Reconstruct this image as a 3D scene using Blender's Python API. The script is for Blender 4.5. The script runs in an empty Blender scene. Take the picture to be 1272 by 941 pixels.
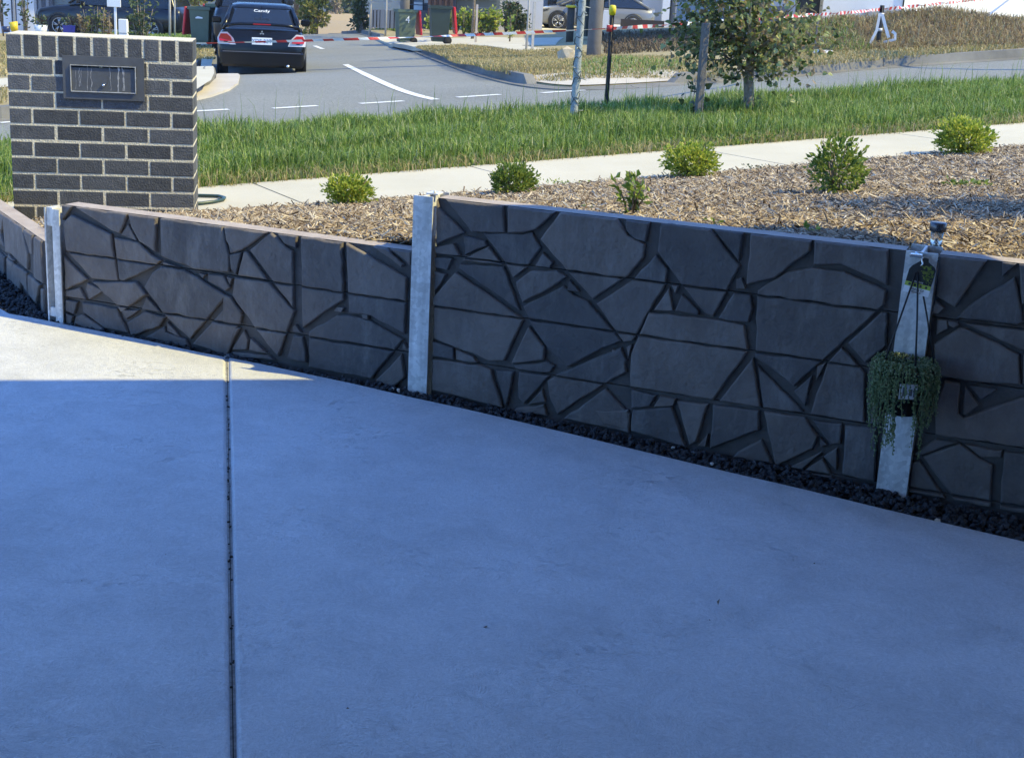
import bpy, bmesh, math, random
import numpy as np
from mathutils import Vector, Matrix

random.seed(7)
RNG = np.random.default_rng(11)
scene = bpy.context.scene
COL = scene.collection
PI = math.pi

# ------------------------------------------------------------------ camera
F_PX, CX, CY, CAM_H, TILT, ROLL = 1757.0, 636.0, 470.5, 1.52, 0.275, 0.051
FW = np.array([0, math.cos(TILT), -math.sin(TILT)])
_rt = np.array([1.0, 0, 0])
_up = np.cross(_rt, FW)
RT = _rt * math.cos(ROLL) + _up * math.sin(ROLL)
UP = np.cross(RT, FW)
CAM = np.array([0.0, 0.0, CAM_H])
cam_data = bpy.data.cameras.new("camera")
cam_data.sensor_width = 36.0
cam_data.lens = F_PX / 1272.0 * 36.0
cam_data.clip_start = 0.05
cam_data.clip_end = 20000
cam = bpy.data.objects.new("camera", cam_data)
COL.objects.link(cam)
cam.matrix_world = Matrix(((RT[0], UP[0], -FW[0], 0), (RT[1], UP[1], -FW[1], 0), (RT[2], UP[2], -FW[2], CAM_H), (0, 0, 0, 1)))
scene.camera = cam

# ------------------------------------------------------------------ sky, sun, exposure
SUN_EL, SUN_AZ = math.radians(47), math.radians(-11)      # azimuth: angle from +X towards +Y
world = bpy.data.worlds.new("World")
scene.world = world
world.use_nodes = True
wn = world.node_tree
wn.nodes.clear()
sky = wn.nodes.new("ShaderNodeTexSky")
sky.sky_type = 'NISHITA'
sky.sun_disc = False
sky.sun_elevation = SUN_EL
sky.sun_rotation = PI / 2 - SUN_AZ
sky.altitude = 600
sky.air_density = 1.0
sky.dust_density = 0.0
sky.ozone_density = 8.0
bg = wn.nodes.new("ShaderNodeBackground")
bg.inputs[1].default_value = 0.15
wo = wn.nodes.new("ShaderNodeOutputWorld")
tint = wn.nodes.new("ShaderNodeMix"); tint.data_type = 'RGBA'; tint.blend_type = 'MULTIPLY'
tint.inputs[0].default_value = 1.0
tint.inputs['B'].default_value = (0.86, 1.17, 1.50, 1)      # deep autumn sky
wn.links.new(sky.outputs[0], tint.inputs['A'])
wn.links.new(tint.outputs['Result'], bg.inputs[0])
wn.links.new(bg.outputs[0], wo.inputs[0])
sd = bpy.data.lights.new("sun", 'SUN')
sd.energy = 3.3
sd.angle = math.radians(0.53)
sd.color = (1.0, 0.86, 0.38)
sun = bpy.data.objects.new("sun", sd)
COL.objects.link(sun)
S_DIR = Vector((math.cos(SUN_EL) * math.cos(SUN_AZ), math.cos(SUN_EL) * math.sin(SUN_AZ), math.sin(SUN_EL)))
sun.rotation_euler = S_DIR.to_track_quat('Z', 'Y').to_euler()
sun.location = (20, -5, 30)
scene.view_settings.view_transform = 'Standard'
scene.view_settings.look = 'None'
scene.view_settings.exposure = 1.15
scene.view_settings.gamma = 1.0
scene.view_settings.use_curve_mapping = False
try:
    scene.cycles.max_bounces = 6
    scene.cycles.diffuse_bounces = 3
    scene.cycles.glossy_bounces = 3
    scene.cycles.transparent_max_bounces = 6
    scene.cycles.use_denoising = True
except Exception:
    pass

# ------------------------------------------------------------------ measuring helpers: a sight line meets a real surface
def ray(px, py):
    return FW + RT * (px - CX) / F_PX + UP * (CY - py) / F_PX
def at_y(px, py, y):
    d = ray(px, py)
    return CAM + d * (y / d[1])
def on_surf(px, py, fn, t0=2.0, t1=140.0):
    """first point where the sight line goes below the height field fn(x, y)"""
    d = ray(px, py)
    lo = t0
    t = t0
    while t < t1:
        p = CAM + d * t
        if p[2] < fn(p[0], p[1]):
            break
        lo = t
        t *= 1.01
    hi = t
    for _ in range(40):
        m = (lo + hi) / 2
        p = CAM + d * m
        if p[2] < fn(p[0], p[1]):
            hi = m
        else:
            lo = m
    return CAM + d * hi

# ------------------------------------------------------------------ mesh helpers
class MB:
    """collects shapes and links them as ONE mesh object"""
    def __init__(s):
        s.v = []; s.f = []; s.m = []; s.sm = []
    def add(s, vs, fs, mi=0, smooth=False):
        o = len(s.v)
        s.v.extend([tuple(map(float, p)) for p in vs])
        for f in fs:
            s.f.append(tuple(i + o for i in f)); s.m.append(mi); s.sm.append(smooth)
        return s
    def box(s, c, size, rz=0.0, mi=0, ch=0.0, M=None):
        x, y, z = [q / 2 for q in size]
        vs = []
        if ch <= 0:
            for i in (-1, 1):
                for j in (-1, 1):
                    for k in (-1, 1):
                        vs.append(Vector((i * x, j * y, k * z)))
            fs = [(0, 1, 3, 2), (4, 6, 7, 5), (0, 4, 5, 1), (2, 3, 7, 6), (0, 2, 6, 4), (1, 5, 7, 3)]
        else:
            bm = bmesh.new()
            bmesh.ops.create_cube(bm, size=1.0)
            for v in bm.verts:
                v.co = Vector((v.co.x * 2 * x, v.co.y * 2 * y, v.co.z * 2 * z))
            bmesh.ops.bevel(bm, geom=list(bm.edges), offset=ch, segments=1, affect='EDGES')
            bm.verts.index_update()
            vs = [v.co.copy() for v in bm.verts]
            fs = [tuple(v.index for v in f.verts) for f in bm.faces]
            bm.free()
        if M is None:
            M = Matrix.Rotation(rz, 4, 'Z')
        c = Vector(c)
        return s.add([(M @ v) + c for v in vs], fs, mi)
    def tube(s, pts, rad, n=8, mi=0, cap=True, smooth=True):
        pts = [Vector(p) for p in pts]
        if not hasattr(rad, '__len__'):
            rad = [rad] * len(pts)
        vs, fs = [], []
        ref = None
        for i, p in enumerate(pts):
            t = (pts[min(i + 1, len(pts) - 1)] - pts[max(i - 1, 0)]).normalized()
            if ref is None:
                ref = Vector((0, 0, 1)) if abs(t.z) < 0.9 else Vector((1, 0, 0))
            a = t.cross(ref).normalized(); b = a.cross(t).normalized()
            ref = b
            for k in range(n):
                an = 2 * PI * k / n
                vs.append(p + (a * math.cos(an) + b * math.sin(an)) * rad[i])
        for i in range(len(pts) - 1):
            for k in range(n):
                k2 = (k + 1) % n
                fs.append((i * n + k, i * n + k2, (i + 1) * n + k2, (i + 1) * n + k))
        if cap:
            fs.append(tuple(range(n - 1, -1, -1)))
            fs.append(tuple((len(pts) - 1) * n + k for k in range(n)))
        return s.add(vs, fs, mi, smooth)
    def lathe(s, prof, c=(0, 0, 0), n=16, mi=0, M=None, smooth=True, cap=True):
        vs, fs = [], []
        c = Vector(c)
        for r, z in prof:
            for k in range(n):
                a = 2 * PI * k / n
                v = Vector((r * math.cos(a), r * math.sin(a), z))
                vs.append((M @ v if M else v) + c)
        for i in range(len(prof) - 1):
            for k in range(n):
                k2 = (k + 1) % n
                fs.append((i * n + k, i * n + k2, (i + 1) * n + k2, (i + 1) * n + k))
        if cap:
            fs.append(tuple(range(n - 1, -1, -1)))
            fs.append(tuple((len(prof) - 1) * n + k for k in range(n)))
        return s.add(vs, fs, mi, smooth)
    def prism(s, poly, ax, d0, d1, mi=0):
        """poly = list of 3-D points, extruded along vector ax from d0 to d1"""
        n = len(poly); ax = Vector(ax)
        vs = [Vector(p) + ax * d0 for p in poly] + [Vector(p) + ax * d1 for p in poly]
        fs = [tuple(range(n - 1, -1, -1)), tuple(range(n, 2 * n))]
        for i in range(n):
            j = (i + 1) % n
            fs.append((i, j, n + j, n + i))
        return s.add(vs, fs, mi)
    def mesh(s, name, mats):
        me = bpy.data.meshes.new(name)
        me.from_pydata(s.v, [], s.f)
        for m in (mats if isinstance(mats, (list, tuple)) else [mats]):
            me.materials.append(m)
        me.polygons.foreach_set("material_index", s.m)
        me.polygons.foreach_set("use_smooth", s.sm)
        bm = bmesh.new(); bm.from_mesh(me)
        bmesh.ops.recalc_face_normals(bm, faces=bm.faces)
        bm.to_mesh(me); bm.free()
        me.update()
        return me
    def build(s, name, mats, parent=None, world=False):
        o = bpy.data.objects.new(name, s.mesh(name, mats))
        COL.objects.link(o)
        if parent is not None:
            o.parent = parent
            if world:
                o.location = -wloc(parent)
        return o

def wloc(o):
    v = Vector((0, 0, 0))
    while o is not None:
        v += Vector(o.location); o = o.parent
    return v

def raw_mesh(name, V, Fc, mats, parent=None, smooth=False, mi=None):
    """fast path for big meshes: V (n,3), Fc (m,k) with k corners each"""
    V = np.asarray(V, dtype=np.float32); Fc = np.asarray(Fc, dtype=np.int32)
    me = bpy.data.meshes.new(name)
    m, k = Fc.shape
    me.vertices.add(len(V)); me.vertices.foreach_set("co", V.ravel())
    me.loops.add(m * k); me.loops.foreach_set("vertex_index", Fc.ravel())
    me.polygons.add(m); me.polygons.foreach_set("loop_start", np.arange(m, dtype=np.int32) * k)
    try:
        me.polygons.foreach_set("loop_total", np.full(m, k, dtype=np.int32))
    except Exception:
        pass
    for q in (mats if isinstance(mats, (list, tuple)) else [mats]):
        me.materials.append(q)
    if mi is not None:
        me.polygons.foreach_set("material_index", np.asarray(mi, dtype=np.int32))
    me.polygons.foreach_set("use_smooth", np.full(m, smooth))
    me.update(calc_edges=True)
    me.validate()
    o = bpy.data.objects.new(name, me)
    COL.objects.link(o)
    if parent is not None:
        o.parent = parent
    return o

def tag(o, label=None, cat=None, group=None, kind=None):
    if label: o['label'] = label
    if cat: o['category'] = cat
    if group: o['group'] = group
    if kind: o['kind'] = kind
    return o
def thing(name, label, cat, loc=(0, 0, 0), rz=0.0, group=None):
    o = bpy.data.objects.new(name, None)
    o.empty_display_size = 0.2
    COL.objects.link(o)
    o.location = Vector(loc); o.rotation_euler = (0, 0, rz)
    return tag(o, label, cat, group)
def copy_tree(o, parent=None):
    c = o.copy(); COL.objects.link(c)
    c.parent = parent
    for ch in list(o.children):
        copy_tree(ch, c)
    return c
def text_mesh(body, size, extrude=0.001, align='CENTER'):
    cu = bpy.data.curves.new("lettering", 'FONT')
    cu.body = body; cu.size = size; cu.extrude = extrude; cu.align_x = align; cu.align_y = 'CENTER'
    cu.resolution_u = 3
    t = bpy.data.objects.new("lettering", cu)
    COL.objects.link(t)
    dg = bpy.context.evaluated_depsgraph_get()
    me = bpy.data.meshes.new_from_object(t.evaluated_get(dg))
    bpy.data.objects.remove(t); bpy.data.curves.remove(cu)
    return me
def lettering(name, body, size, material, M, parent):
    me = text_mesh(body, size)
    me.transform(M)
    me.materials.clear(); me.materials.append(material)
    o = bpy.data.objects.new(name, me); COL.objects.link(o); o.parent = parent
    return o

# ------------------------------------------------------------------ materials
MATS = {}
def mat(name, col, rough=0.7, metal=0.0, var=0.0, vscale=6.0, bump=0.0, bscale=60.0, col2=None, spec=0.5,
        island=None, trans=0.0, coat=0.0, detail=4.0, hue=None):
    """principled; col->col2 mixed by noise; island = list of colours picked per loose piece"""
    if name in MATS: return MATS[name]
    m = bpy.data.materials.new(name); m.use_nodes = True
    nt = m.node_tree; N = nt.nodes; L = nt.links
    N.clear()
    out = N.new("ShaderNodeOutputMaterial")
    p = N.new("ShaderNodeBsdfPrincipled")
    p.inputs['Roughness'].default_value = rough
    p.inputs['Metallic'].default_value = metal
    p.inputs['Specular IOR Level'].default_value = spec
    if coat: p.inputs['Coat Weight'].default_value = coat
    c4 = (*col, 1)
    tc = N.new("ShaderNodeTexCoord")
    src = None
    if island:
        g = N.new("ShaderNodeNewGeometry")
        r = N.new("ShaderNodeValToRGB")
        r.color_ramp.interpolation = 'LINEAR'
        while len(r.color_ramp.elements) < len(island): r.color_ramp.elements.new(0.5)
        for i, c in enumerate(island):
            r.color_ramp.elements[i].position = i / max(1, len(island) - 1)
            r.color_ramp.elements[i].color = (*c, 1)
        L.new(g.outputs['Random Per Island'], r.inputs[0])
        src = r.outputs[0]
    elif col2 or var:
        n = N.new("ShaderNodeTexNoise")
        n.inputs['Scale'].default_value = vscale; n.inputs['Detail'].default_value = detail
        n.inputs['Roughness'].default_value = 0.6
        L.new(tc.outputs['Object'], n.inputs['Vector'])
        r = N.new("ShaderNodeValToRGB")
        r.color_ramp.elements[0].position = 0.3; r.color_ramp.elements[1].position = 0.7
        if col2 is None: col2 = tuple(min(1, q * (1 + var)) for q in col); col = tuple(q * (1 - var) for q in col)
        r.color_ramp.elements[0].color = (*col, 1); r.color_ramp.elements[1].color = (*col2, 1)
        L.new(n.outputs[0], r.inputs[0])
        src = r.outputs[0]
    if src is not None: L.new(src, p.inputs['Base Color'])
    else: p.inputs['Base Color'].default_value = c4
    if bump:
        n2 = N.new("ShaderNodeTexNoise")
        n2.inputs['Scale'].default_value = bscale; n2.inputs['Detail'].default_value = 5
        L.new(tc.outputs['Object'], n2.inputs['Vector'])
        b = N.new("ShaderNodeBump"); b.inputs['Strength'].default_value = bump; b.inputs['Distance'].default_value = 0.01
        L.new(n2.outputs[0], b.inputs['Height']); L.new(b.outputs[0], p.inputs['Normal'])
    if trans:
        t = N.new("ShaderNodeBsdfTranslucent")
        if src is not None: L.new(src, t.inputs[0])
        else: t.inputs[0].default_value = c4
        mx = N.new("ShaderNodeMixShader"); mx.inputs[0].default_value = trans
        L.new(p.outputs[0], mx.inputs[1]); L.new(t.outputs[0], mx.inputs[2]); L.new(mx.outputs[0], out.inputs[0])
    else:
        L.new(p.outputs[0], out.inputs[0])
    MATS[name] = m
    return m
def nodes_of(m):
    return m.node_tree.nodes, m.node_tree.links, next(n for n in m.node_tree.nodes if n.type == 'BSDF_PRINCIPLED')
# ------------------------------------------------------------------ height fields of the place
P0 = np.array([-1.7804, 7.75]); P0Z = 0.168
UA = np.array([0.8783, 0.4781]); VB = np.array([-0.4781, 0.8783])   # along / across the near footpath
def uv_of(x, y):
    return (x - P0[0]) * UA[0] + (y - P0[1]) * UA[1], (x - P0[0]) * VB[0] + (y - P0[1]) * VB[1]
def xy_of(u, v):
    return P0[0] + u * UA[0] + v * VB[0], P0[1] + u * UA[1] + v * VB[1]
def near_z(x, y):
    u, v = uv_of(x, y)
    return P0Z + 0.0546 * u - 0.02 * v
def drive_z(x, y):
    z = -0.023 - (0.044 if x > -0.35 else 0.016) * (x + 0.35)
    return z + max(0.0, y - 6.6) * 0.09
class TPS:
    def __init__(s, pts):
        P = np.array(pts, float); s.P = P[:, :2]; n = len(P)
        d = np.linalg.norm(s.P[:, None] - s.P[None], axis=2)
        K = np.where(d > 0, d * d * np.log(np.maximum(d, 1e-9)), 0) + np.eye(n) * 5.0
        Q = np.hstack([np.ones((n, 1)), s.P])
        A = np.zeros((n + 3, n + 3)); A[:n, :n] = K; A[:n, n:] = Q; A[n:, :n] = Q.T
        s.w = np.linalg.solve(A, np.concatenate([P[:, 2], np.zeros(3)]))
    def __call__(s, x, y):
        d = np.hypot(s.P[:, 0] - x, s.P[:, 1] - y)
        k = np.where(d > 0, d * d * np.log(np.maximum(d, 1e-9)), 0)
        return float(k @ s.w[:-3] + s.w[-3] + s.w[-2] * x + s.w[-1] * y)
_rp = [at_y(*q) for q in [(604, 94, 20.5), (551, 74.6, 29), (510, 61, 36), (655, 105, 18.6), (325, 91, 28), (272, 92, 28), (430, 42, 50),
       (455, 43, 49), (297, 95, 20), (245, 120, 16.2), (250, 138, 15.46), (470, 128, 16.45), (690, 115, 17.56), (810, 107, 18.23),
       (845, 106, 19.0), (1000, 93.5, 20.0), (1060, 87, 20.5), (1272, 72.7, 21.9), (3, 150, 14.4)]]
_rp += [p - np.array([0, 0, .13]) for p in (at_y(*q) for q in [(738, 73, 27), (730, 37, 55), (253, 58, 35), (70, 45, 48), (545, 57, 37), (1040, 28, 34), (1200, 22, 40)])]
for _u in (-12, -8, -4, 0, 4, 8, 12, 16, 24):
    _x, _y = xy_of(_u, 4.35); _rp.append(np.array([_x, _y, near_z(_x, _y) - 0.15]))
_rp += [np.array([-20., 22, -.8]), np.array([26., 40, 1.7]), np.array([-26., 50, -1.6]), np.array([-6., 62, -1.0]), np.array([10., 62, .1])]
_road = TPS(_rp)
def road_z(x, y):
    return _road(x, y)
DROPS = []          # places where the kerb drops: (x, y, radius)
RBL = []            # kerb line of the right block, filled below
def kerb_dist(x, y):
    best = 9.0
    for a, b in zip(RBL[:-1], RBL[1:]):
        ab = b - a; t = min(1, max(0, ((x - a[0]) * ab[0] + (y - a[1]) * ab[1]) / (ab @ ab + 1e-9)))
        best = min(best, math.hypot(x - a[0] - ab[0] * t, y - a[1] - ab[1] * t))
    return best
def block_z(x, y):
    h = 0.13
    for dx, dy, r in DROPS:
        d = math.hypot(x - dx, y - dy)
        if d < r * 1.6:
            k = min(1.0, max(0.0, (d / r - 1) / .6))
            h = 0.13 * max(k, min(1.0, .12 + kerb_dist(x, y) / 1.3))
    return _road(x, y) + h
def smooth(a, b, t):
    t = min(1, max(0, (t - a) / (b - a))); return t * t * (3 - 2 * t)
from mathutils import noise as mnoise
def land_z(x, y):
    """the ground far and wide, a little under every paved sheet"""
    u, v = uv_of(x, y)
    if y < 70 and abs(x) < 45 and y > -15:
        if v > 4.5: b = _road(x, y) - 0.07
        else:
            b = min(-0.22, near_z(x, y) - 0.22) if v < 0 else near_z(x, y) - 0.12
            if v > 3.5: b = b + (min(b, _road(x, y) - 0.07) - b) * (v - 3.5)
    else:
        b = -0.5
    r = math.hypot(x, y)
    w = smooth(52, 75, y) if abs(x) < 45 else 1.0
    far = -0.6 - 23.0 * smooth(60, 430, y) + 6.0 * smooth(300, 900, abs(x)) * (1 - smooth(200, 600, y))
    hl = smooth(620, 1900, y + 60 * mnoise.noise((x * .004, y * .004, 1)))
    far += hl * (75 + 55 * mnoise.noise((x * .0011, y * .0011, 3)) + 14 * mnoise.noise((x * .006, y * .006, 5)))
    far += 1.2 * smooth(90, 300, r) * mnoise.noise((x * .012, y * .012, 7))
    if y <= 52 and abs(x) < 45: return b
    if abs(x) >= 45 and y < 75:
        e = smooth(45, 90, abs(x)); return (-0.4 + 0.02 * x * (1 - e)) * 1.0 - 0.5
    return b * (1 - w) + far * w

def sheet(name, poly, zfn, step, m, skirt=0.0, parent=None, kind='structure', dz=0.0):
    """a polygon on the ground, cut into cells and laid on a height field; skirt = solid edge"""
    bm = bmesh.new()
    f = bm.faces.new([bm.verts.new((p[0], p[1], 0)) for p in poly])
    xs = [p[0] for p in poly]; ys = [p[1] for p in poly]
    for ax, lo, hi in ((0, min(xs), max(xs)), (1, min(ys), max(ys))):
        k = math.ceil(lo / step) * step
        while k < hi:
            co = (k, 0, 0) if ax == 0 else (0, k, 0); no = (1, 0, 0) if ax == 0 else (0, 1, 0)
            bmesh.ops.bisect_plane(bm, geom=list(bm.verts) + list(bm.edges) + list(bm.faces), plane_co=co, plane_no=no, dist=1e-5)
            k += step
    bmesh.ops.triangulate(bm, faces=[q for q in bm.faces if len(q.verts) > 4])
    for v in bm.verts: v.co.z = zfn(v.co.x, v.co.y) + dz
    bmesh.ops.recalc_face_normals(bm, faces=bm.faces)
    if sum(q.normal.z for q in bm.faces) < 0: bmesh.ops.reverse_faces(bm, faces=bm.faces)
    if skirt:
        be = [e for e in bm.edges if len(e.link_faces) == 1]
        r = bmesh.ops.extrude_edge_only(bm, edges=be)
        for v in r['geom']:
            if isinstance(v, bmesh.types.BMVert): v.co.z -= skirt
        bmesh.ops.recalc_face_normals(bm, faces=bm.faces)
    me = bpy.data.meshes.new(name); bm.to_mesh(me); bm.free()
    me.materials.append(m)
    o = bpy.data.objects.new(name, me); COL.objects.link(o)
    if parent is not None: o.parent = parent
    elif kind: o['kind'] = kind
    return o

# ------------------------------------------------------------------ surface materials
def concrete_mat(name, c1, c2, swirl):
    m = mat(name, c1, rough=0.88, col2=c2, vscale=1.3, spec=0.25, detail=7)
    N, L, p = nodes_of(m)
    tc = next(n for n in N if n.type == 'TEX_COORD')
    fine = N.new("ShaderNodeTexNoise"); fine.inputs['Scale'].default_value = 240; fine.inputs['Detail'].default_value = 4
    L.new(tc.outputs['Object'], fine.inputs['Vector'])
    h = fine.outputs[0]
    if swirl:
        # trowel arcs: rings round scattered centres, finely combed
        vor = N.new("ShaderNodeTexVoronoi"); vor.feature = 'F1'; vor.inputs['Scale'].default_value = 2.1
        wob = N.new("ShaderNodeTexNoise"); wob.inputs['Scale'].default_value = 5.0; wob.inputs['Detail'].default_value = 6
        L.new(tc.outputs['Object'], wob.inputs['Vector'])
        va = N.new("ShaderNodeVectorMath"); va.operation = 'SCALE'; va.inputs['Scale'].default_value = 0.22
        L.new(wob.outputs['Color'], va.inputs[0])
        vb = N.new("ShaderNodeVectorMath"); vb.operation = 'ADD'
        L.new(tc.outputs['Object'], vb.inputs[0]); L.new(va.outputs[0], vb.inputs[1])
        L.new(vb.outputs[0], vor.inputs['Vector'])
        mu = N.new("ShaderNodeMath"); mu.operation = 'MULTIPLY'; mu.inputs[1].default_value = 560.0
        L.new(vor.outputs['Distance'], mu.inputs[0])
        sn = N.new("ShaderNodeMath"); sn.operation = 'SINE'; L.new(mu.outputs[0], sn.inputs[0])
        sp = N.new("ShaderNodeTexNoise"); sp.inputs['Scale'].default_value = 2.6; sp.inputs['Detail'].default_value = 3
        L.new(tc.outputs['Object'], sp.inputs['Vector'])
        rmp = N.new("ShaderNodeValToRGB"); rmp.color_ramp.elements[0].position = .43; rmp.color_ramp.elements[1].position = .60
        L.new(sp.outputs[0], rmp.inputs[0])
        m2 = N.new("ShaderNodeMath"); m2.operation = 'MULTIPLY'; L.new(sn.outputs[0], m2.inputs[0]); L.new(rmp.outputs[0], m2.inputs[1])
        m3 = N.new("ShaderNodeMath"); m3.operation = 'MULTIPLY_ADD'; m3.inputs[1].default_value = 0.26
        brk = N.new("ShaderNodeTexNoise"); brk.inputs['Scale'].default_value = 38; brk.inputs['Detail'].default_value = 3
        L.new(tc.outputs['Object'], brk.inputs['Vector'])
        brr = N.new("ShaderNodeValToRGB"); brr.color_ramp.elements[0].position = .42; brr.color_ramp.elements[1].position = .62
        L.new(brk.outputs[0], brr.inputs[0])
        m2b = N.new("ShaderNodeMath"); m2b.operation = 'MULTIPLY'; L.new(m2.outputs[0], m2b.inputs[0]); L.new(brr.outputs[0], m2b.inputs[1])
        m2 = m2b
        L.new(m2.outputs[0], m3.inputs[0]); L.new(fine.outputs[0], m3.inputs[2])
        md = N.new("ShaderNodeTexNoise"); md.inputs['Scale'].default_value = 26; md.inputs['Detail'].default_value = 6
        L.new(vb.outputs[0], md.inputs['Vector'])
        m4 = N.new("ShaderNodeMath"); m4.operation = 'ADD'; L.new(m3.outputs[0], m4.inputs[0]); L.new(md.outputs[0], m4.inputs[1])
        h = m4.outputs[0]
        # stains: broad darker patches and small darker flecks in the colour itself
        base = p.inputs['Base Color'].links[0].from_socket
        st = N.new("ShaderNodeTexNoise"); st.inputs['Scale'].default_value = 3.7; st.inputs['Detail'].default_value = 8; st.inputs['Roughness'].default_value = .72
        L.new(vb.outputs[0], st.inputs['Vector'])
        r2 = N.new("ShaderNodeValToRGB"); r2.color_ramp.elements[0].position = .36; r2.color_ramp.elements[0].color = (.82, .82, .82, 1)
        r2.color_ramp.elements[1].position = .56; r2.color_ramp.elements[1].color = (1, 1, 1, 1)
        L.new(st.outputs[0], r2.inputs[0])
        mx = N.new("ShaderNodeMix"); mx.data_type = 'RGBA'; mx.blend_type = 'MULTIPLY'; mx.inputs[0].default_value = 0.8
        L.new(base, mx.inputs['A']); L.new(r2.outputs[0], mx.inputs['B'])
        ln = N.new("ShaderNodeMapRange"); ln.inputs[1].default_value = -1; ln.inputs[2].default_value = 1; ln.inputs[3].default_value = .92; ln.inputs[4].default_value = 1.08
        L.new(m2.outputs[0], ln.inputs[0])
        mx2 = N.new("ShaderNodeMix"); mx2.data_type = 'RGBA'; mx2.blend_type = 'MULTIPLY'; mx2.inputs[0].default_value = 1.0
        L.new(mx.outputs['Result'], mx2.inputs['A']); L.new(ln.outputs[0], mx2.inputs['B'])
        gr = N.new("ShaderNodeTexNoise"); gr.inputs['Scale'].default_value = 110; gr.inputs['Detail'].default_value = 8; gr.inputs['Roughness'].default_value = .8
        L.new(vb.outputs[0], gr.inputs['Vector'])
        grr = N.new("ShaderNodeMapRange"); grr.inputs[1].default_value = .3; grr.inputs[2].default_value = .7; grr.inputs[3].default_value = .74; grr.inputs[4].default_value = 1.18
        L.new(gr.outputs[0], grr.inputs[0])
        mx3 = N.new("ShaderNodeMix"); mx3.data_type = 'RGBA'; mx3.blend_type = 'MULTIPLY'; mx3.inputs[0].default_value = 1.0
        L.new(mx2.outputs['Result'], mx3.inputs['A']); L.new(grr.outputs[0], mx3.inputs['B'])
        L.new(mx3.outputs['Result'], p.inputs['Base Color'])
    b = N.new("ShaderNodeBump"); b.inputs['Strength'].default_value = 0.9 if swirl else 0.3; b.inputs['Distance'].default_value = 0.004
    L.new(h, b.inputs['Height']); L.new(b.outputs[0], p.inputs['Normal'])
    return m
M_DRIVE = concrete_mat("drive_concrete", (.555, .562, .582), (.645, .652, .672), True)
M_PATH = concrete_mat("path_concrete", (.50, .46, .355), (.58, .535, .425), False)
M_KERB = concrete_mat("kerb_concrete", (.13, .125, .115), (.25, .24, .22), False)
M_APRON = concrete_mat("apron_concrete", (.46, .41, .34), (.55, .50, .42), False)
M_ASPH = mat("asphalt", (.205, .210, .196), rough=.9, col2=(.245, .25, .232), vscale=.5, bump=.35, bscale=160, spec=.3, detail=8)
def _asph():
    N, L, p = nodes_of(M_ASPH)
    tc = next(n for n in N if n.type == 'TEX_COORD')
    base = p.inputs['Base Color'].links[0].from_socket
    n = N.new("ShaderNodeTexNoise"); n.inputs['Scale'].default_value = 45; n.inputs['Detail'].default_value = 6; n.inputs['Roughness'].default_value = .8
    L.new(tc.outputs['Object'], n.inputs['Vector'])
    r = N.new("ShaderNodeValToRGB"); r.color_ramp.elements[0].position = .35; r.color_ramp.elements[0].color = (.55, .55, .55, 1)
    r.color_ramp.elements[1].position = .65; r.color_ramp.elements[1].color = (1.35, 1.35, 1.35, 1)
    L.new(n.outputs[0], r.inputs[0])
    mx = N.new("ShaderNodeMix"); mx.data_type = 'RGBA'; mx.blend_type = 'MULTIPLY'; mx.inputs[0].default_value = 1
    L.new(base, mx.inputs['A']); L.new(r.outputs[0], mx.inputs['B']); L.new(mx.outputs['Result'], p.inputs['Base Color'])
_asph()
M_PAINT = mat("road_paint", (.72, .72, .70), rough=.7, var=.1, vscale=9)
M_SOIL = mat("verge_soil", (.10, .075, .045), rough=1, col2=(.20, .155, .09), vscale=8, bump=.6, bscale=60)
M_DRY = mat("dry_turf", (.27, .22, .11), rough=1, col2=(.40, .33, .18), vscale=5, bump=.7, bscale=70)
M_LAWN = mat("lawn_turf", (.085, .13, .03), rough=1, col2=(.17, .20, .06), vscale=3, bump=.7, bscale=90)
M_MULCHBASE = mat("mulch_bed", (.06, .04, .025), rough=1, col2=(.20, .14, .09), vscale=26, bump=1.0, bscale=70)
M_GRAVELBASE = mat("gravel_bed", (.02, .022, .027), rough=.95, col2=(.05, .053, .06), vscale=40, bump=1, bscale=80)
M_LAND = mat("far_land", (.42, .31, .19), rough=1, col2=(.30, .24, .14), vscale=.02)

def hills_mat():
    m = bpy.data.materials.new("hill_land"); m.use_nodes = True
    N = m.node_tree.nodes; L = m.node_tree.links
    p = next(n for n in N if n.type == 'BSDF_PRINCIPLED'); p.inputs['Roughness'].default_value = 1; p.inputs['Specular IOR Level'].default_value = 0
    g = N.new("ShaderNodeNewGeometry")
    n1 = N.new("ShaderNodeTexNoise"); n1.inputs['Scale'].default_value = .02; n1.inputs['Detail'].default_value = 9; n1.inputs['Roughness'].default_value = .65
    L.new(g.outputs['Position'], n1.inputs['Vector'])
    r = N.new("ShaderNodeValToRGB"); r.color_ramp.elements[0].position = .46; r.color_ramp.elements[0].color = (.035, .045, .03, 1)
    r.color_ramp.elements[1].position = .60; r.color_ramp.elements[1].color = (.40, .31, .20, 1)
    sx = N.new("ShaderNodeSeparateXYZ"); L.new(g.outputs['Position'], sx.inputs[0])
    mr = N.new("ShaderNodeMapRange"); mr.inputs[1].default_value = 640; mr.inputs[2].default_value = 780; mr.inputs[3].default_value = .16; mr.inputs[4].default_value = -.04
    L.new(sx.outputs['Y'], mr.inputs[0])
    ad = N.new("ShaderNodeMath"); ad.operation = 'ADD'; L.new(n1.outputs[0], ad.inputs[0]); L.new(mr.outputs[0], ad.inputs[1])
    L.new(ad.outputs[0], r.inputs[0]); L.new(r.outputs[0], p.inputs['Base Color'])
    return m
M_HILL = hills_mat()

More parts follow.
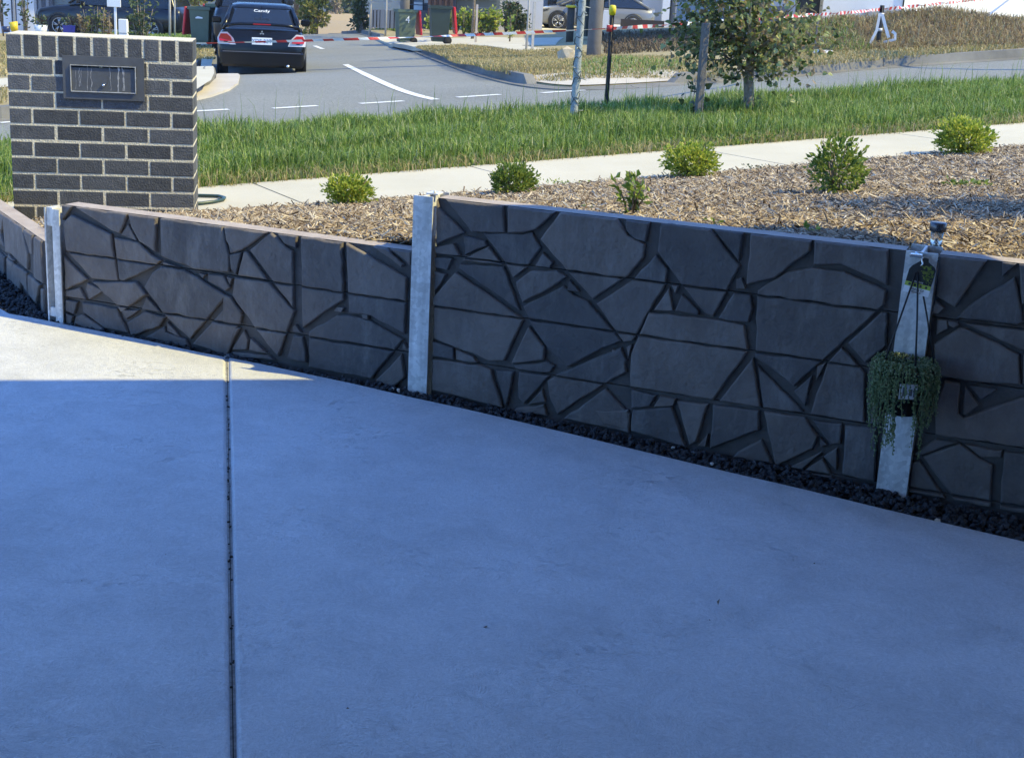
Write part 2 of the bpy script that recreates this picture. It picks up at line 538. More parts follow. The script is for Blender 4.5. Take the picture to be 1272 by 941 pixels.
# ------------------------------------------------------------------ the land, out to the hills
def grid_land():
    ys = list(np.arange(-40, 0, 8)) + list(np.arange(0, 70, 1.5)) + list(np.geomspace(70, 2600, 80))
    xs = list(-np.geomspace(60, 1400, 26)[::-1]) + list(np.arange(-58, 58.1, 2)) + list(np.geomspace(60, 1400, 26))
    V = [(x, y, land_z(x, y)) for y in ys for x in xs]
    nx = len(xs)
    Fq, mi = [], []
    for j in range(len(ys) - 1):
        for i in range(nx - 1):
            Fq.append((j * nx + i, j * nx + i + 1, (j + 1) * nx + i + 1, (j + 1) * nx + i))
            mi.append(1 if ys[j] >= 68 else 0)
    return raw_mesh("ground", V, Fq, [M_LAND, M_HILL], smooth=True, mi=mi)
ground = tag(grid_land(), kind='structure')

# ------------------------------------------------------------------ road and its blocks
def rpx(px, py): return on_surf(px, py, road_z)[:2]
def chaikin(pts, k=2):
    for _ in range(k):
        out = [pts[0]]
        for a, b in zip(pts[:-1], pts[1:]):
            a = np.array(a); b = np.array(b); out += [a * .75 + b * .25, a * .25 + b * .75]
        pts = out + [pts[-1]]
    return pts
RB = [rpx(*q) for q in chaikin([(455, 43.5), (480, 50.5), (510, 60), (534, 70), (551, 76.2), (567, 82.5), (584, 88.5), (608, 95.5), (637, 103.2), (665, 108.2), (690, 110.8), (720, 111.5), (760, 110), (800, 108), (845, 105), (880, 102.5),
                        (940, 98), (1000, 93.5), (1060, 87), (1160, 80), (1272, 72.7)])]
_dx, _dy = RB[-1] - RB[-2]; _q = math.hypot(_dx, _dy)
RB += [np.array([RB[-1][0] + _dx / _q * t, RB[-1][1] + _dy / _q * t]) for t in (6, 14, 26)]
RB = [RB[0] + np.array([-2.4, 12.0])] + RB
def chaikin(pts, k=2):
    for _ in range(k):
        out = [pts[0]]
        for a, b in zip(pts[:-1], pts[1:]):
            a = np.array(a); b = np.array(b); out += [a * .75 + b * .25, a * .25 + b * .75]
        pts = out + [pts[-1]]
    return pts
RB = [np.array(p) for p in RB]; RBL[:] = RB
DROPS[:] = [(*rpx(755, 110), 1.15), (*rpx(490, 52), 2.6)]
LB = [np.array(xy_of(-26, 7.6)), np.array(xy_of(-12, 7.6))] + [rpx(*q) for q in [(3, 150), (120, 138), (215, 124), (246, 116), (258, 109), (266, 100), (269, 92)]]
LB += [np.array([-6.15, 26.5]), np.array([-7.2, 32]), np.array([-8.4, 38]), np.array([-10.4, 48]), np.array([-12.6, 58])]
asph_poly = [xy_of(-28, 4.3), xy_of(34, 4.3), (34, 40), (10, 62), (-16, 62), (-30, 40)]
road = sheet("road", asph_poly, road_z, .75, M_ASPH)

def offset_line(pts, d):
    out = []
    for i, p in enumerate(pts):
        a = np.array(pts[max(0, i - 1)]); b = np.array(pts[min(len(pts) - 1, i + 1)])
        t = (b - a) / (np.linalg.norm(b - a) + 1e-9)
        out.append(np.array(p) + np.array([-t[1], t[0]]) * d)
    return out
def resample(pts, step):
    out = [np.array(pts[0])]
    for a, b in zip(pts[:-1], pts[1:]):
        a = np.array(a); b = np.array(b); n = max(1, int(np.linalg.norm(b - a) / step))
        for k in range(1, n + 1): out.append(a + (b - a) * k / n)
    return out
def kerb(pts, side, drops=(), h=.13, name="kerb", joint=4.6):
    """kerb stones and gutter along a line; side = +1 block lies left of the line"""
    P = resample(pts, .35)
    prof = [(-.15, -.02, 1), (-.15, .010, 1), (-.02, .014, 1), (.0, .02, 0), (.025, 1, 2), (.15, 1, 2), (.16, -.05, 2)]
    lines = [offset_line(P, side * q[0]) for q in prof]
    L = 0; start = 0; last = 0
    def hh(p):
        for d in drops:
            if np.hypot(p[0] - d[0], p[1] - d[1]) < d[2]: return .02
        return h
    def emit(i0, i1):
        if i1 - i0 < 1: return
        b = MB(); vs = []
        for i in range(i0, i1 + 1):
            for k, q in enumerate(prof):
                x, y = lines[k][i]
                z = road_z(*P[i])
                zz = hh(P[i]) + .004 if q[1] == 1 else q[1]
                vs.append((x, y, z + zz))
        n = len(prof); fs = []
        for i in range(i1 - i0):
            for k in range(n - 1):
                fs.append((i * n + k, i * n + k + 1, (i + 1) * n + k + 1, (i + 1) * n + k))
        fs.append(tuple(range(n))); fs.append(tuple((i1 - i0) * n + k for k in range(n)))
        b.add(vs, fs)
        tag(b.build(name, M_KERB), kind='structure')
    # joints: leave a thin dark gap by pulling the end ring back
    for i in range(1, len(P)):
        L += np.linalg.norm(P[i] - P[i - 1])
        if L > joint or i == len(P) - 1:
            emit(last, i); last = i; L = 0
            if i < len(P) - 1:
                d = (P[i + 1] - P[i]); d = d / np.linalg.norm(d) * .014
                for ln in lines: ln[i] = ln[i] + d
    return P
KR = kerb(RB[::-1], -1, drops=DROPS)
KL = kerb(LB, 1, drops=[(*rpx(262, 106), 1.1)])
# raised blocks behind the kerbs
rb_in = offset_line(RB[::-1], -.155)[::-1]
right_poly = [tuple(p) for p in rb_in] + [(40, 45), (40, 66), (-8, 66)]
verge_right = sheet("verge", right_poly, block_z, .9, M_DRY, skirt=.25)
lb_in = offset_line(LB, .155)
left_poly = [tuple(p) for p in lb_in] + [(-16, 64), (-45, 60), (-45, 20)]
verge_left = sheet("verge", left_poly, block_z, 1.5, M_DRY, skirt=.25)

def px_poly(pts, fn): return [tuple(on_surf(q[0], q[1], fn)[:2]) for q in pts]
# concrete aprons where the kerb drops
def pave(name, pts, fn, dz, m, skirt=.0): return sheet(name, px_poly(pts, fn), fn, .8, m, skirt=skirt, dz=dz)
pave("kerb_apron", [(243, 125), (262, 121), (285, 113), (296, 105), (298, 96), (290, 92.5), (272, 92.5), (268, 100), (260, 108), (246, 114.5)], road_z, .028, M_APRON, .06)
_dc = np.array(DROPS[0][:2]); _rs = [p for p in resample(RB, .2) if np.linalg.norm(p - _dc) < 1.75]
_in = offset_line(_rs, -1.25 if np.linalg.norm(offset_line(_rs, -1.25)[len(_rs) // 2]) > np.linalg.norm(_rs[len(_rs) // 2]) else 1.25)
_in0 = [p + (q - p) * .125 for p, q in zip(_rs, _in)]
sheet("pram_ramp", [tuple(p) for p in _in0] + [tuple(p) for p in _in[::-1]], block_z, .4, M_APRON, dz=.012)
pave("driveway_crossing", [(462, 46), (513, 58.5), (560, 58), (690, 56), (700, 47), (610, 46.5), (545, 48.5), (500, 45)], block_z, .010, M_PATH, .1)
pave("footpath_far", [(560, 57), (600, 57), (650, 66), (690, 64), (650, 58), (620, 50), (590, 46), (575, 48)], block_z, .016, M_PATH, .1)
# left block: side path and lawn
pave("footpath_side", [(228, 118), (243, 113), (262, 101), (266, 92), (263, 80), (268, 60), (262, 48), (250, 44), (240, 44), (252, 60), (244, 84), (232, 100)], block_z, .012, M_PATH)
pave("footpath_side", [(-60, 117), (9, 109), (120, 97), (225, 88), (225, 82), (120, 89), (9, 98), (-60, 105)], block_z, .012, M_PATH)
pave("lawn", [(95, 41), (150, 44), (238, 52), (262, 46), (262, 26), (200, 19), (90, 22)], block_z, .020, M_LAWN)
pave("lawn", [(440, 37), (508, 47), (508, 35), (470, 33), (436, 33)], block_z, .020, M_LAWN)

# painted marks, 4 mm above the asphalt
def stripe(p0, p1, w, name="road_marking"):
    a = np.array(rpx(*p0)); b = np.array(rpx(*p1)); d = (b - a) / np.linalg.norm(b - a); n = np.array([-d[1], d[0]]) * w / 2
    return sheet(name, [tuple(a - n), tuple(b - n), tuple(b + n), tuple(a + n)], road_z, .25, M_PAINT, dz=.006)
for p0, p1 in [((160, 143.5), (284, 136.5)), ((339, 135.3), (394, 132)), ((447, 129.3), (501, 126)), ((568, 121.5), (621, 118)), ((673, 116), (726, 112.5)), ((780, 109.3), (829, 105.8)), ((880, 102), (925, 99)), ((0, 153), (60, 149))]:
    stripe(p0, p1, .10)
stripe((391, 57.3), (401, 61.2), .12)
cl = [(429, 80.5), (450, 91), (472, 101.5), (490, 109.5), (508, 116), (526, 121), (541, 124.3)]
CLp = [np.array(rpx(*q)) for q in chaikin([np.array(q, float) for q in cl])]
_l = offset_line(CLp, .06); _r = offset_line(CLp, -.06)
_b = MB(); _vs = []
for a, b in zip(_l, _r): _vs += [(a[0], a[1], road_z(*a) + .006), (b[0], b[1], road_z(*b) + .006)]
_b.add(_vs, [(2 * i, 2 * i + 1, 2 * i + 3, 2 * i + 2) for i in range(len(_l) - 1)])
tag(_b.build("road_marking", M_PAINT), kind='structure')

# ------------------------------------------------------------------ near verge and footpath
verge_near = sheet("verge", [xy_of(-14, 1.13), xy_of(26, 1.13), xy_of(26, 4.14), xy_of(-14, 4.14)], near_z, 1.0, M_SOIL, skirt=.2, dz=-.012)
def near_kerb():
    b = MB()
    for u in np.arange(-14, 26, 2.0):
        for v0, v1, dz in ((4.145, 4.30, 0.0),):
            vs = []
            for uu in (u + .006, u + 1.994):
                for vv, zz in ((v0, -.25), (v0, 0), (v1 - .02, 0), (v1, -.02), (v1, -.25)):
                    x, y = xy_of(uu, vv); vs.append((x, y, near_z(x, y) + zz))
            b.add(vs, [(0, 1, 6, 5), (1, 2, 7, 6), (2, 3, 8, 7), (3, 4, 9, 8), (0, 1, 2, 3, 4), (5, 6, 7, 8, 9)])
    return tag(b.build("kerb", M_KERB), kind='structure')
near_kerb()
footpath = bpy.data.objects.new("footpath", None); COL.objects.link(footpath); footpath['kind'] = 'structure'
_j = [uv_of(*on_surf(px, py, near_z)[:2])[0] for px, py in ((350, 242), (620, 216), (918, 194), (1133, 168.5))]
JO = [_j[0] - 4.8, _j[0] - 3.2, _j[0] - 1.6] + _j + [_j[3] + 1.7 * k for k in range(1, 9)]
for a, b_ in zip(JO[:-1], JO[1:]):
    g = .007
    sheet("slab", [xy_of(a + g, 0), xy_of(b_ - g, 0), xy_of(b_ - g, 1.12), xy_of(a + g, 1.12)], near_z, .6, M_PATH, skirt=.08, parent=footpath)
# ------------------------------------------------------------------ driveway slabs, gravel strip
edge_px = [(0, 381.5), (13, 389), (35, 392.5), (80, 401.5), (130, 411.5), (186, 422.5), (239, 434.5), (280, 442.5), (330, 452), (390, 465), (440, 475.5), (515, 493), (580, 507), (640, 521), (720, 540), (800, 559.5), (900, 583.5), (1000, 606.5), (1100, 631), (1272, 671)]
EDGE = [on_surf(*q, drive_z)[:2] for q in edge_px]
_d = EDGE[-1] - EDGE[-2]; EDGE.append(EDGE[-1] + _d / np.linalg.norm(_d) * 2.2)
_d = EDGE[0] - EDGE[1]; EDGE = [EDGE[0] + np.array([-.62, 1.0]) * t for t in (3.2, 1.6, .6)] + EDGE
J0 = on_surf(282, 443, drive_z)[:2]; J1 = on_surf(290, 941, drive_z)[:2]
jd = (J1 - J0) / np.linalg.norm(J1 - J0); jn = np.array([-jd[1], jd[0]])
if jn[0] < 0: jn = -jn
def split_edge():
    left, right = [], []
    for p in EDGE:
        (left if (p - J0) @ jn < 0 else right).append(p)
    return left, right
EL_, ER_ = split_edge()
JE = J1 + jd * 6.2
gj = .0065
driveway = bpy.data.objects.new("driveway", None); COL.objects.link(driveway); driveway['kind'] = 'structure'
def slab(poly):
    """concrete slab with a rounded arris all round"""
    poly = [np.array(p) for p in poly]
    area = sum(a[0] * b[1] - b[0] * a[1] for a, b in zip(poly, poly[1:] + poly[:1]))
    if area < 0: poly = poly[::-1]
    rp = resample(poly + [poly[0]], .12)[:-1]
    o = sheet("slab", [tuple(p) for p in inset(rp, .011)], drive_z, .5, M_DRIVE, parent=driveway)
    b = MB(); n = len(rp); ring = []
    for d, z in ((.011, 0), (.006, -.0015), (.002, -.005), (0, -.011), (0, -.12)):
        q = inset(rp, d) if d else rp
        ring.append([(p[0], p[1], drive_z(p[0], p[1]) + z) for p in q])
    vs = [p for r in ring for p in r]; fs = []
    for k in range(len(ring) - 1):
        for i in range(n):
            j = (i + 1) % n; fs.append((k * n + i, (k + 1) * n + i, (k + 1) * n + j, k * n + j))
    b.add(vs, fs, 0, True)
    b.build("slab_edge", M_DRIVE, o)
    return o
def inset(poly, d):
    n = len(poly); out = []
    for i in range(n):
        a, b, c = poly[i - 1], poly[i], poly[(i + 1) % n]
        e1 = (b - a) / (np.linalg.norm(b - a) + 1e-9); e2 = (c - b) / (np.linalg.norm(c - b) + 1e-9)
        n1 = np.array([-e1[1], e1[0]]); n2 = np.array([-e2[1], e2[0]])
        m = n1 + n2; m = m / (np.linalg.norm(m) + 1e-9)
        out.append(b + m * d / max(.45, m @ n1))
    return out
slab(EL_ + [J0 - jn * gj, JE - jn * gj, np.array([-4.6, -3.6]), np.array([-5.2, 6.0])])
slab([J0 + jn * gj] + ER_ + [np.array([3.3, -3.6]), JE + jn * gj])
# dirt caught in the joint
b = MB(); rr = random.Random(5)
for k in range(40):
    t = rr.uniform(0, np.linalg.norm(J1 - J0) + .2)
    if rr.random() < .7: t = [0.9, 1.35, 1.42, 1.75, 2.1, 2.5, 2.65][rr.randrange(7)] + rr.gauss(0, .09)
    p = J0 + jd * t + jn * rr.uniform(-.004, .004); s_ = rr.uniform(.002, .0048)
    b.box((p[0], p[1], drive_z(*p) - .003), (s_, s_ * rr.uniform(1, 2.2), s_), rr.uniform(0, 3))
tag(b.build("joint_dirt", mat("dark_dirt", (.03, .025, .02), rough=1)), kind='stuff')
b = MB()
p0 = J0 - jd * .1; p1 = JE
b.add([(*(p0 - jn * .012), drive_z(*p0) - .006), (*(p1 - jn * .012), drive_z(*p1) - .006), (*(p1 + jn * .012), drive_z(*p1) - .006), (*(p0 + jn * .012), drive_z(*p0) - .006)], [(0, 1, 2, 3)])
b.add([(*(p0 - jn * .0011), drive_z(*p0) - .0045), (*(p1 - jn * .0011), drive_z(*p1) - .0045), (*(p1 + jn * .0011), drive_z(*p1) - .0045), (*(p0 + jn * .0011), drive_z(*p0) - .0045)], [(0, 1, 2, 3)], 1)
tag(b.build("joint_bed", [mat("joint_bed", (.36, .355, .345), rough=1, var=.35, vscale=60), mat("joint_crack", (.05, .048, .045), rough=1, var=.6, vscale=70)]), kind='structure')
# ------------------------------------------------------------------ retaining wall of stone-faced concrete sleepers
M_STONE = mat("stone_face", (.112, .102, .098), rough=.82, col2=(.168, .153, .145), vscale=7, bump=.7, bscale=38, spec=.35, detail=8)
def _stone():
    N, L, p = nodes_of(M_STONE)
    base = p.inputs['Base Color'].links[0].from_socket
    g = N.new("ShaderNodeObjectInfo")
    r = N.new("ShaderNodeMapRange"); r = N.new("ShaderNodeValToRGB"); r.color_ramp.elements[0].color = (.74, .76, .80, 1); r.color_ramp.elements[1].color = (1.32, 1.22, 1.14, 1)
    L.new(g.outputs['Random'], r.inputs[0])
    mx = N.new("ShaderNodeMix"); mx.data_type = 'RGBA'; mx.blend_type = 'MULTIPLY'; mx.inputs[0].default_value = 1
    L.new(base, mx.inputs['A']); L.new(r.outputs[0], mx.inputs['B'])
    tc = next(n for n in N if n.type == 'TEX_COORD')
    n2 = N.new("ShaderNodeTexNoise"); n2.inputs['Scale'].default_value = 4.5; n2.inputs['Detail'].default_value = 9; n2.inputs['Roughness'].default_value = .75
    mp = N.new("ShaderNodeMapping"); mp.inputs['Scale'].default_value = (1.6, 1.6, .5)
    L.new(tc.outputs['Object'], mp.inputs[0]); L.new(mp.outputs[0], n2.inputs['Vector'])
    rm = N.new("ShaderNodeValToRGB"); rm.color_ramp.elements[0].position = .50; rm.color_ramp.elements[0].color = (0, 0, 0, 1)
    rm.color_ramp.elements[1].position = .74; rm.color_ramp.elements[1].color = (.6, .6, .6, 1)
    L.new(n2.outputs[0], rm.inputs[0])
    m3 = N.new("ShaderNodeMix"); m3.data_type = 'RGBA'; m3.inputs['B'].default_value = (.30, .28, .265, 1)
    L.new(rm.outputs[0], m3.inputs[0]); L.new(mx.outputs['Result'], m3.inputs['A'])
    L.new(m3.outputs['Result'], p.inputs['Base Color'])
_stone()
M_SLEEPER = mat("sleeper_concrete", (.066, .060, .058), rough=.9, col2=(.115, .105, .10), vscale=9, bump=.4, bscale=60, detail=8)
M_SLTOP = mat("sleeper_sunlit_top", (.33, .27, .24), rough=.9, col2=(.46, .40, .36), vscale=7, bump=.4, bscale=70, detail=8)  # top faces paler: sunlight and dust put into the colour
M_GALV = mat("galvanised_steel", (.62, .62, .61), rough=.4, metal=.0, col2=(.80, .795, .78), vscale=14, bump=.06, bscale=90, detail=6)
WL = np.array([-1.997, 5.946]); WM = np.array([-.35, 5.257]); WR = np.array([1.319, 4.60])
_e = (WR - WM) / np.linalg.norm(WR - WM); WE = WR + _e * 1.80
Z0 = .712
class Panel:
    def __init__(s, A, B):
        s.A = np.array(A); s.B = np.array(B); s.L = np.linalg.norm(s.B - s.A); s.d = (s.B - s.A) / s.L
        s.n = np.array([s.d[1], -s.d[0]])
        if s.n @ (np.array([0, 0]) - s.A) < 0: s.n = -s.n
    def sz(s, px, py):
        r = ray(px, py); k = (s.A @ s.n) / (r[:2] @ s.n); P = CAM + r * k
        return (P[:2] - s.A) @ s.d, P[2]
    def P(s, a, z, off=0.0):
        q = s.A + s.d * a + s.n * off
        return Vector((q[0], q[1], z))
def clip_half(poly, fn):
    out = []
    for i in range(len(poly)):
        a, b = poly[i], poly[(i + 1) % len(poly)]
        fa, fb = fn(a), fn(b)
        if fa >= 0: out.append(a)
        if fa * fb < 0:
            t = fa / (fa - fb); out.append((a[0] + (b[0] - a[0]) * t, a[1] + (b[1] - a[1]) * t))
    return out
def stone_obj(pan, poly, parent, rnd):
    n = len(poly)
    ar = sum(poly[i][0] * poly[(i + 1) % n][1] - poly[(i + 1) % n][0] * poly[i][1] for i in range(n)) / 2
    if abs(ar) < 2.5e-4: return
    if ar < 0: poly = poly[::-1]
    pts = []
    for i in range(n):
        a = np.array(poly[i]); b = np.array(poly[(i + 1) % n]); ln = np.linalg.norm(b - a)
        if ln < .004: continue
        k = max(1, int(ln / .035))
        for q in range(k):
            p = a + (b - a) * q / k
            if q: p = p + np.array([rnd.gauss(0, .0014), rnd.gauss(0, .0014)])
            pts.append(p)
    if len(pts) < 3: return
    m = len(pts)
    pr = rnd.uniform(-.002, .003)
    tiltx, tiltz = rnd.gauss(0, .006), rnd.gauss(0, .006)
    c = sum(pts) / m
    def ring(d, off):
        q = inset(pts, d) if abs(d) > 1e-6 else pts
        return [pan.P(p[0], p[1], off + pr + (p[0] - c[0]) * tiltx + (p[1] - c[1]) * tiltz) for p in q]
    size = math.sqrt(abs(ar)); bv = min(.006, size * .07)
    rings = [ring(0, -.026), ring(0, -.007), ring(bv * .45, -.002), ring(bv, 0)]
    b = MB(); vs = [p for r in rings for p in r]; fs = []
    for k in range(3):
        for i in range(m):
            j = (i + 1) % m; fs.append((k * m + i, k * m + j, (k + 1) * m + j, (k + 1) * m + i))
    fs.append(tuple(3 * m + i for i in range(m)))
    b.add(vs, fs)
    return b.build("stone", M_STONE, parent, world=True)
def build_panel(root, pan, s0, s1, ztops, stones, rnd, th=.085):
    """ztops: z of the sleeper boundaries from the top down; stones: outlines in (s, z)"""
    stones = [[(p[0], ztops[0] - .003) if p[1] > ztops[0] - .036 else p for p in st] for st in stones]
    for zt, zb in zip(ztops[:-1], ztops[1:]):
        b = MB()
        zt2, zb2 = zt - .002, zb + .002
        vs = [pan.P(a, z, o) for a in (s0, s1) for z in (zb2, zt2) for o in (-.0185, -.02 - th)]
        b.add(vs, [(0, 1, 3, 2), (4, 6, 7, 5), (0, 4, 5, 1), (0, 2, 6, 4), (1, 5, 7, 3)], 0)
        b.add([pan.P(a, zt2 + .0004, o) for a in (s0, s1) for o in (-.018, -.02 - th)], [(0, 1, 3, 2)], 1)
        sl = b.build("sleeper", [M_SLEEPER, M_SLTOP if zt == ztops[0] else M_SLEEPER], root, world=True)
        for st in stones:
            q = clip_half(st, lambda p: (zt2 - .0015) - p[1]); q = clip_half(q, lambda p: p[1] - (zb2 + .0005)) if len(q) > 2 else q
            q = clip_half(q, lambda p: p[0] - s0) if len(q) > 2 else q
            q = clip_half(q, lambda p: s1 - p[0]) if len(q) > 2 else q
            if len(q) > 2: stone_obj(pan, q, sl, rnd)
def tr(pan, org, sc, polys):
    return [[pan.sz(org[0] + x / sc, org[1] + y / sc) for x, y in pl] for pl in polys]
PL, PM, PR = Panel(WL, WM), Panel(WM, WR), Panel(WR, WE)
c1 = ((60, 240), 3.921); c2 = ((280, 240), 3.62); c3 = ((500, 240), 3.137); c4 = ((760, 260), 2.768); c5 = ((1130, 310), 5.535); c6 = ((1120, 460), 4.276); c8 = ((0, 230), 3.765)
ST_L = tr(PL, *c1, [
 [(62, 60), (95, 66), (112, 95), (68, 132)], [(128, 84), (368, 104), (385, 138), (345, 196), (300, 180)], [(386, 108), (523, 120), (520, 288), (442, 236), (402, 165)],
 [(350, 202), (388, 150), (432, 234)], [(110, 106), (303, 200), (337, 428), (208, 416), (84, 275), (72, 140)], [(318, 215), (440, 242), (500, 300), (545, 328), (520, 352), (430, 400), (362, 428), (342, 422)],
 [(70, 302), (188, 420), (85, 470), (70, 468)], [(544, 130), (700, 138), (845, 172), (880, 300), (878, 384), (710, 370), (548, 306)], [(860, 166), (955, 176), (950, 275), (882, 294)],
 [(505, 386), (550, 355), (650, 365), (868, 500), (688, 712), (570, 602), (466, 455)], [(556, 332), (640, 362), (560, 348)], [(732, 388), (764, 396), (752, 416)], [(775, 395), (850, 400), (884, 458), (862, 478), (776, 430)],
 [(866, 406), (894, 416), (884, 446)], [(186, 436), (264, 474), (196, 518), (180, 470)], [(82, 476), (150, 460), (180, 518), (80, 504)],
 [(210, 430), (425, 432), (474, 494), (352, 580), (338, 552)], [(72, 516), (140, 530), (124, 590), (72, 570)], [(76, 580), (118, 600), (108, 640), (70, 636)], [(132, 600), (164, 590), (268, 662), (250, 690), (122, 640)],
 [(162, 532), (330, 562), (388, 684), (270, 658), (168, 580)], [(352, 566), (438, 570), (376, 614)], [(466, 576), (568, 602), (538, 650), (402, 692), (382, 630)], [(478, 505), (556, 590), (452, 568)],
 [(576, 626), (640, 700), (576, 672)], [(562, 650), (572, 676), (668, 712), (690, 760), (470, 702)], [(890, 520), (940, 580), (872, 795), (700, 735)]])
ST_L += tr(PL, *c2, [
 [(-10, 168), (184, 184), (90, 244), (36, 270), (0, 215)], [(105, 256), (200, 190), (300, 262), (303, 518)], [(232, 190), (318, 196), (314, 248), (262, 228)], [(336, 200), (522, 230), (530, 480), (450, 530), (346, 608)],
 [(540, 240), (740, 336), (812, 380), (805, 634), (650, 550), (552, 540)], [(604, 234), (720, 246), (800, 320), (790, 334), (662, 270)], [(736, 254), (830, 262), (832, 330), (802, 300)],
 [(40, 378), (190, 398), (310, 530), (236, 734), (136, 612), (30, 458)], [(80, 262), (96, 264), (188, 388), (54, 370)], [(16, 276), (70, 266), (46, 368), (22, 340)], [(-12, 452), (24, 470), (74, 548), (66, 590), (-12, 584)],
 [(-10, 594), (64, 606), (6, 720), (-20, 700)], [(82, 616), (100, 660), (94, 704), (26, 704)], [(112, 650), (184, 718), (106, 704)], [(30, 712), (190, 728), (220, 750), (40, 738)],
 [(374, 624), (500, 548), (560, 550), (650, 575), (796, 658), (656, 836), (370, 784)], [(304, 640), (344, 642), (358, 700), (362, 762), (276, 744)], [(300, 600), (314, 590), (340, 628), (302, 622)], [(484, 530), (500, 512), (530, 516), (520, 536)],
 [(612, 542), (640, 548), (640, 568), (616, 562)], [(790, 722), (804, 830), (742, 880), (672, 842)], [(800, 670), (818, 700), (796, 698)]])
ST_M = tr(PM, *c3, [
 [(128, 50), (142, 60), (240, 154), (128, 202)], [(166, 45), (388, 74), (397, 155), (266, 152)], [(406, 80), (592, 94), (520, 140), (470, 154), (408, 156)], [(612, 96), (740, 106), (832, 132), (880, 166), (942, 198), (938, 250), (880, 320), (740, 414), (660, 325), (536, 180)],
 [(744, 104), (860, 113), (858, 138), (828, 128)], [(868, 114), (960, 122), (945, 190), (902, 180), (868, 144)], [(310, 155), (470, 160), (502, 152), (538, 214), (486, 286), (430, 330), (402, 276), (332, 182)], [(236, 166), (322, 186), (328, 206), (242, 243)],
 [(126, 210), (198, 196), (224, 244), (128, 240)], [(334, 208), (388, 278), (228, 262), (250, 250)], [(122, 250), (194, 254), (174, 300), (126, 290)], [(122, 302), (168, 316), (122, 386)],
 [(206, 308), (470, 490), (395, 654), (332, 654), (270, 624), (202, 602), (118, 566), (118, 405)], [(222, 274), (392, 286), (458, 460), (218, 292)], [(440, 346), (500, 302), (600, 302), (638, 326), (560, 380), (466, 428), (442, 362)],
 [(546, 232), (584, 270), (570, 296), (512, 290)], [(466, 440), (560, 396), (625, 362), (665, 396), (720, 422), (854, 576), (780, 604), (642, 678), (572, 610), (502, 510)], [(648, 338), (690, 384), (640, 380)],
 [(490, 520), (554, 602), (548, 650), (422, 664)], [(116, 646), (300, 670), (344, 688), (388, 836), (112, 768)], [(116, 576), (196, 602), (200, 648), (116, 638)], [(206, 606), (274, 636), (290, 660), (206, 650)],
 [(362, 690), (430, 696), (424, 740), (402, 834)], [(452, 696), (570, 712), (530, 760), (472, 824), (450, 800)], [(430, 668), (560, 656), (590, 672), (575, 700), (440, 690)], [(562, 732), (592, 714), (780, 746), (602, 864), (572, 800)],
 [(664, 680), (850, 602), (872, 650), (860, 682), (784, 742), (594, 708)], [(440, 838), (550, 822), (562, 868), (430, 852)], [(486, 824), (542, 764), (556, 814)], [(624, 880), (790, 762), (884, 860), (882, 936)], [(872, 600), (892, 590), (880, 642)]])
ST_M += tr(PM, *c4, [
 [(166, 58), (336, 70), (440, 195), (346, 372), (320, 360), (242, 265), (156, 145)], [(352, 76), (450, 86), (436, 180)], [(476, 88), (685, 106), (680, 146), (620, 186), (560, 236), (462, 260)], [(696, 110), (950, 132), (946, 262), (870, 226), (790, 190), (692, 192)],
 [(500, 280), (600, 218), (690, 200), (800, 216), (942, 280), (936, 328), (626, 610), (552, 550), (492, 510)], [(426, 242), (446, 236), (460, 274), (426, 274)], [(420, 286), (474, 290), (484, 340), (470, 390), (396, 384), (366, 374)], [(478, 292), (494, 296), (488, 330)],
 [(-54, 325), (75, 240), (150, 156), (190, 206), (184, 254), (70, 452), (40, 456)], [(196, 240), (230, 266), (216, 290)], [(142, 348), (195, 272), (210, 350)], [(216, 350), (240, 292), (298, 350), (298, 364)],
 [(126, 356), (345, 378), (455, 400), (468, 484), (346, 658), (62, 610), (64, 500)], [(484, 512), (510, 680), (368, 660)], [(500, 536), (658, 698), (520, 688)], [(626, 626), (688, 572), (664, 678)], [(706, 540), (734, 530), (702, 588)],
 [(790, 476), (870, 562), (868, 734), (682, 704), (740, 530)], [(946, 336), (944, 470), (870, 528), (812, 460)], [(946, 482), (944, 545), (882, 545)], [(880, 556), (900, 560), (920, 740), (880, 736)], [(0, 480), (38, 490), (48, 560), (-30, 604)],
 [(66, 620), (150, 640), (130, 678), (66, 684)], [(166, 642), (220, 652), (210, 676), (142, 680)], [(70, 692), (205, 680), (254, 818), (64, 762)], [(222, 660), (330, 670), (290, 800), (266, 812)], [(346, 672), (505, 692), (505, 760), (336, 824)],
 [(330, 772), (322, 816), (296, 812)], [(522, 696), (664, 716), (708, 780), (690, 824), (562, 884)], [(430, 836), (514, 792), (554, 884), (400, 872)], [(692, 726), (790, 738), (784, 806), (752, 808)], [(716, 786), (740, 808), (716, 818)],
 [(802, 742), (912, 752), (904, 942), (792, 910)], [(600, 892), (720, 836), (640, 905)], [(728, 850), (774, 820), (772, 898)], [(650, 905), (724, 858), (760, 925)], [(-60, 690), (55, 690), (58, 760), (-30, 740)]])
ST_R = tr(PR, *c5, [
 [(200, 45), (560, 90), (522, 144), (312, 398), (182, 318)], [(176, 352), (238, 400), (196, 444), (150, 434)], [(636, 86), (790, 96), (726, 150), (636, 184)], [(720, 190), (770, 430), (786, 500), (740, 518), (322, 468), (402, 390)], [(742, 170), (860, 60), (900, 300), (772, 380)],
 [(190, 456), (254, 462), (262, 545), (182, 588)], [(332, 476), (900, 545), (890, 730), (772, 690), (402, 522)], [(342, 540), (382, 542), (750, 722), (762, 930), (172, 888), (166, 650)], [(264, 480), (310, 476), (336, 520), (300, 540), (266, 520)], [(780, 720), (1000, 760), (1000, 970), (775, 930)]])
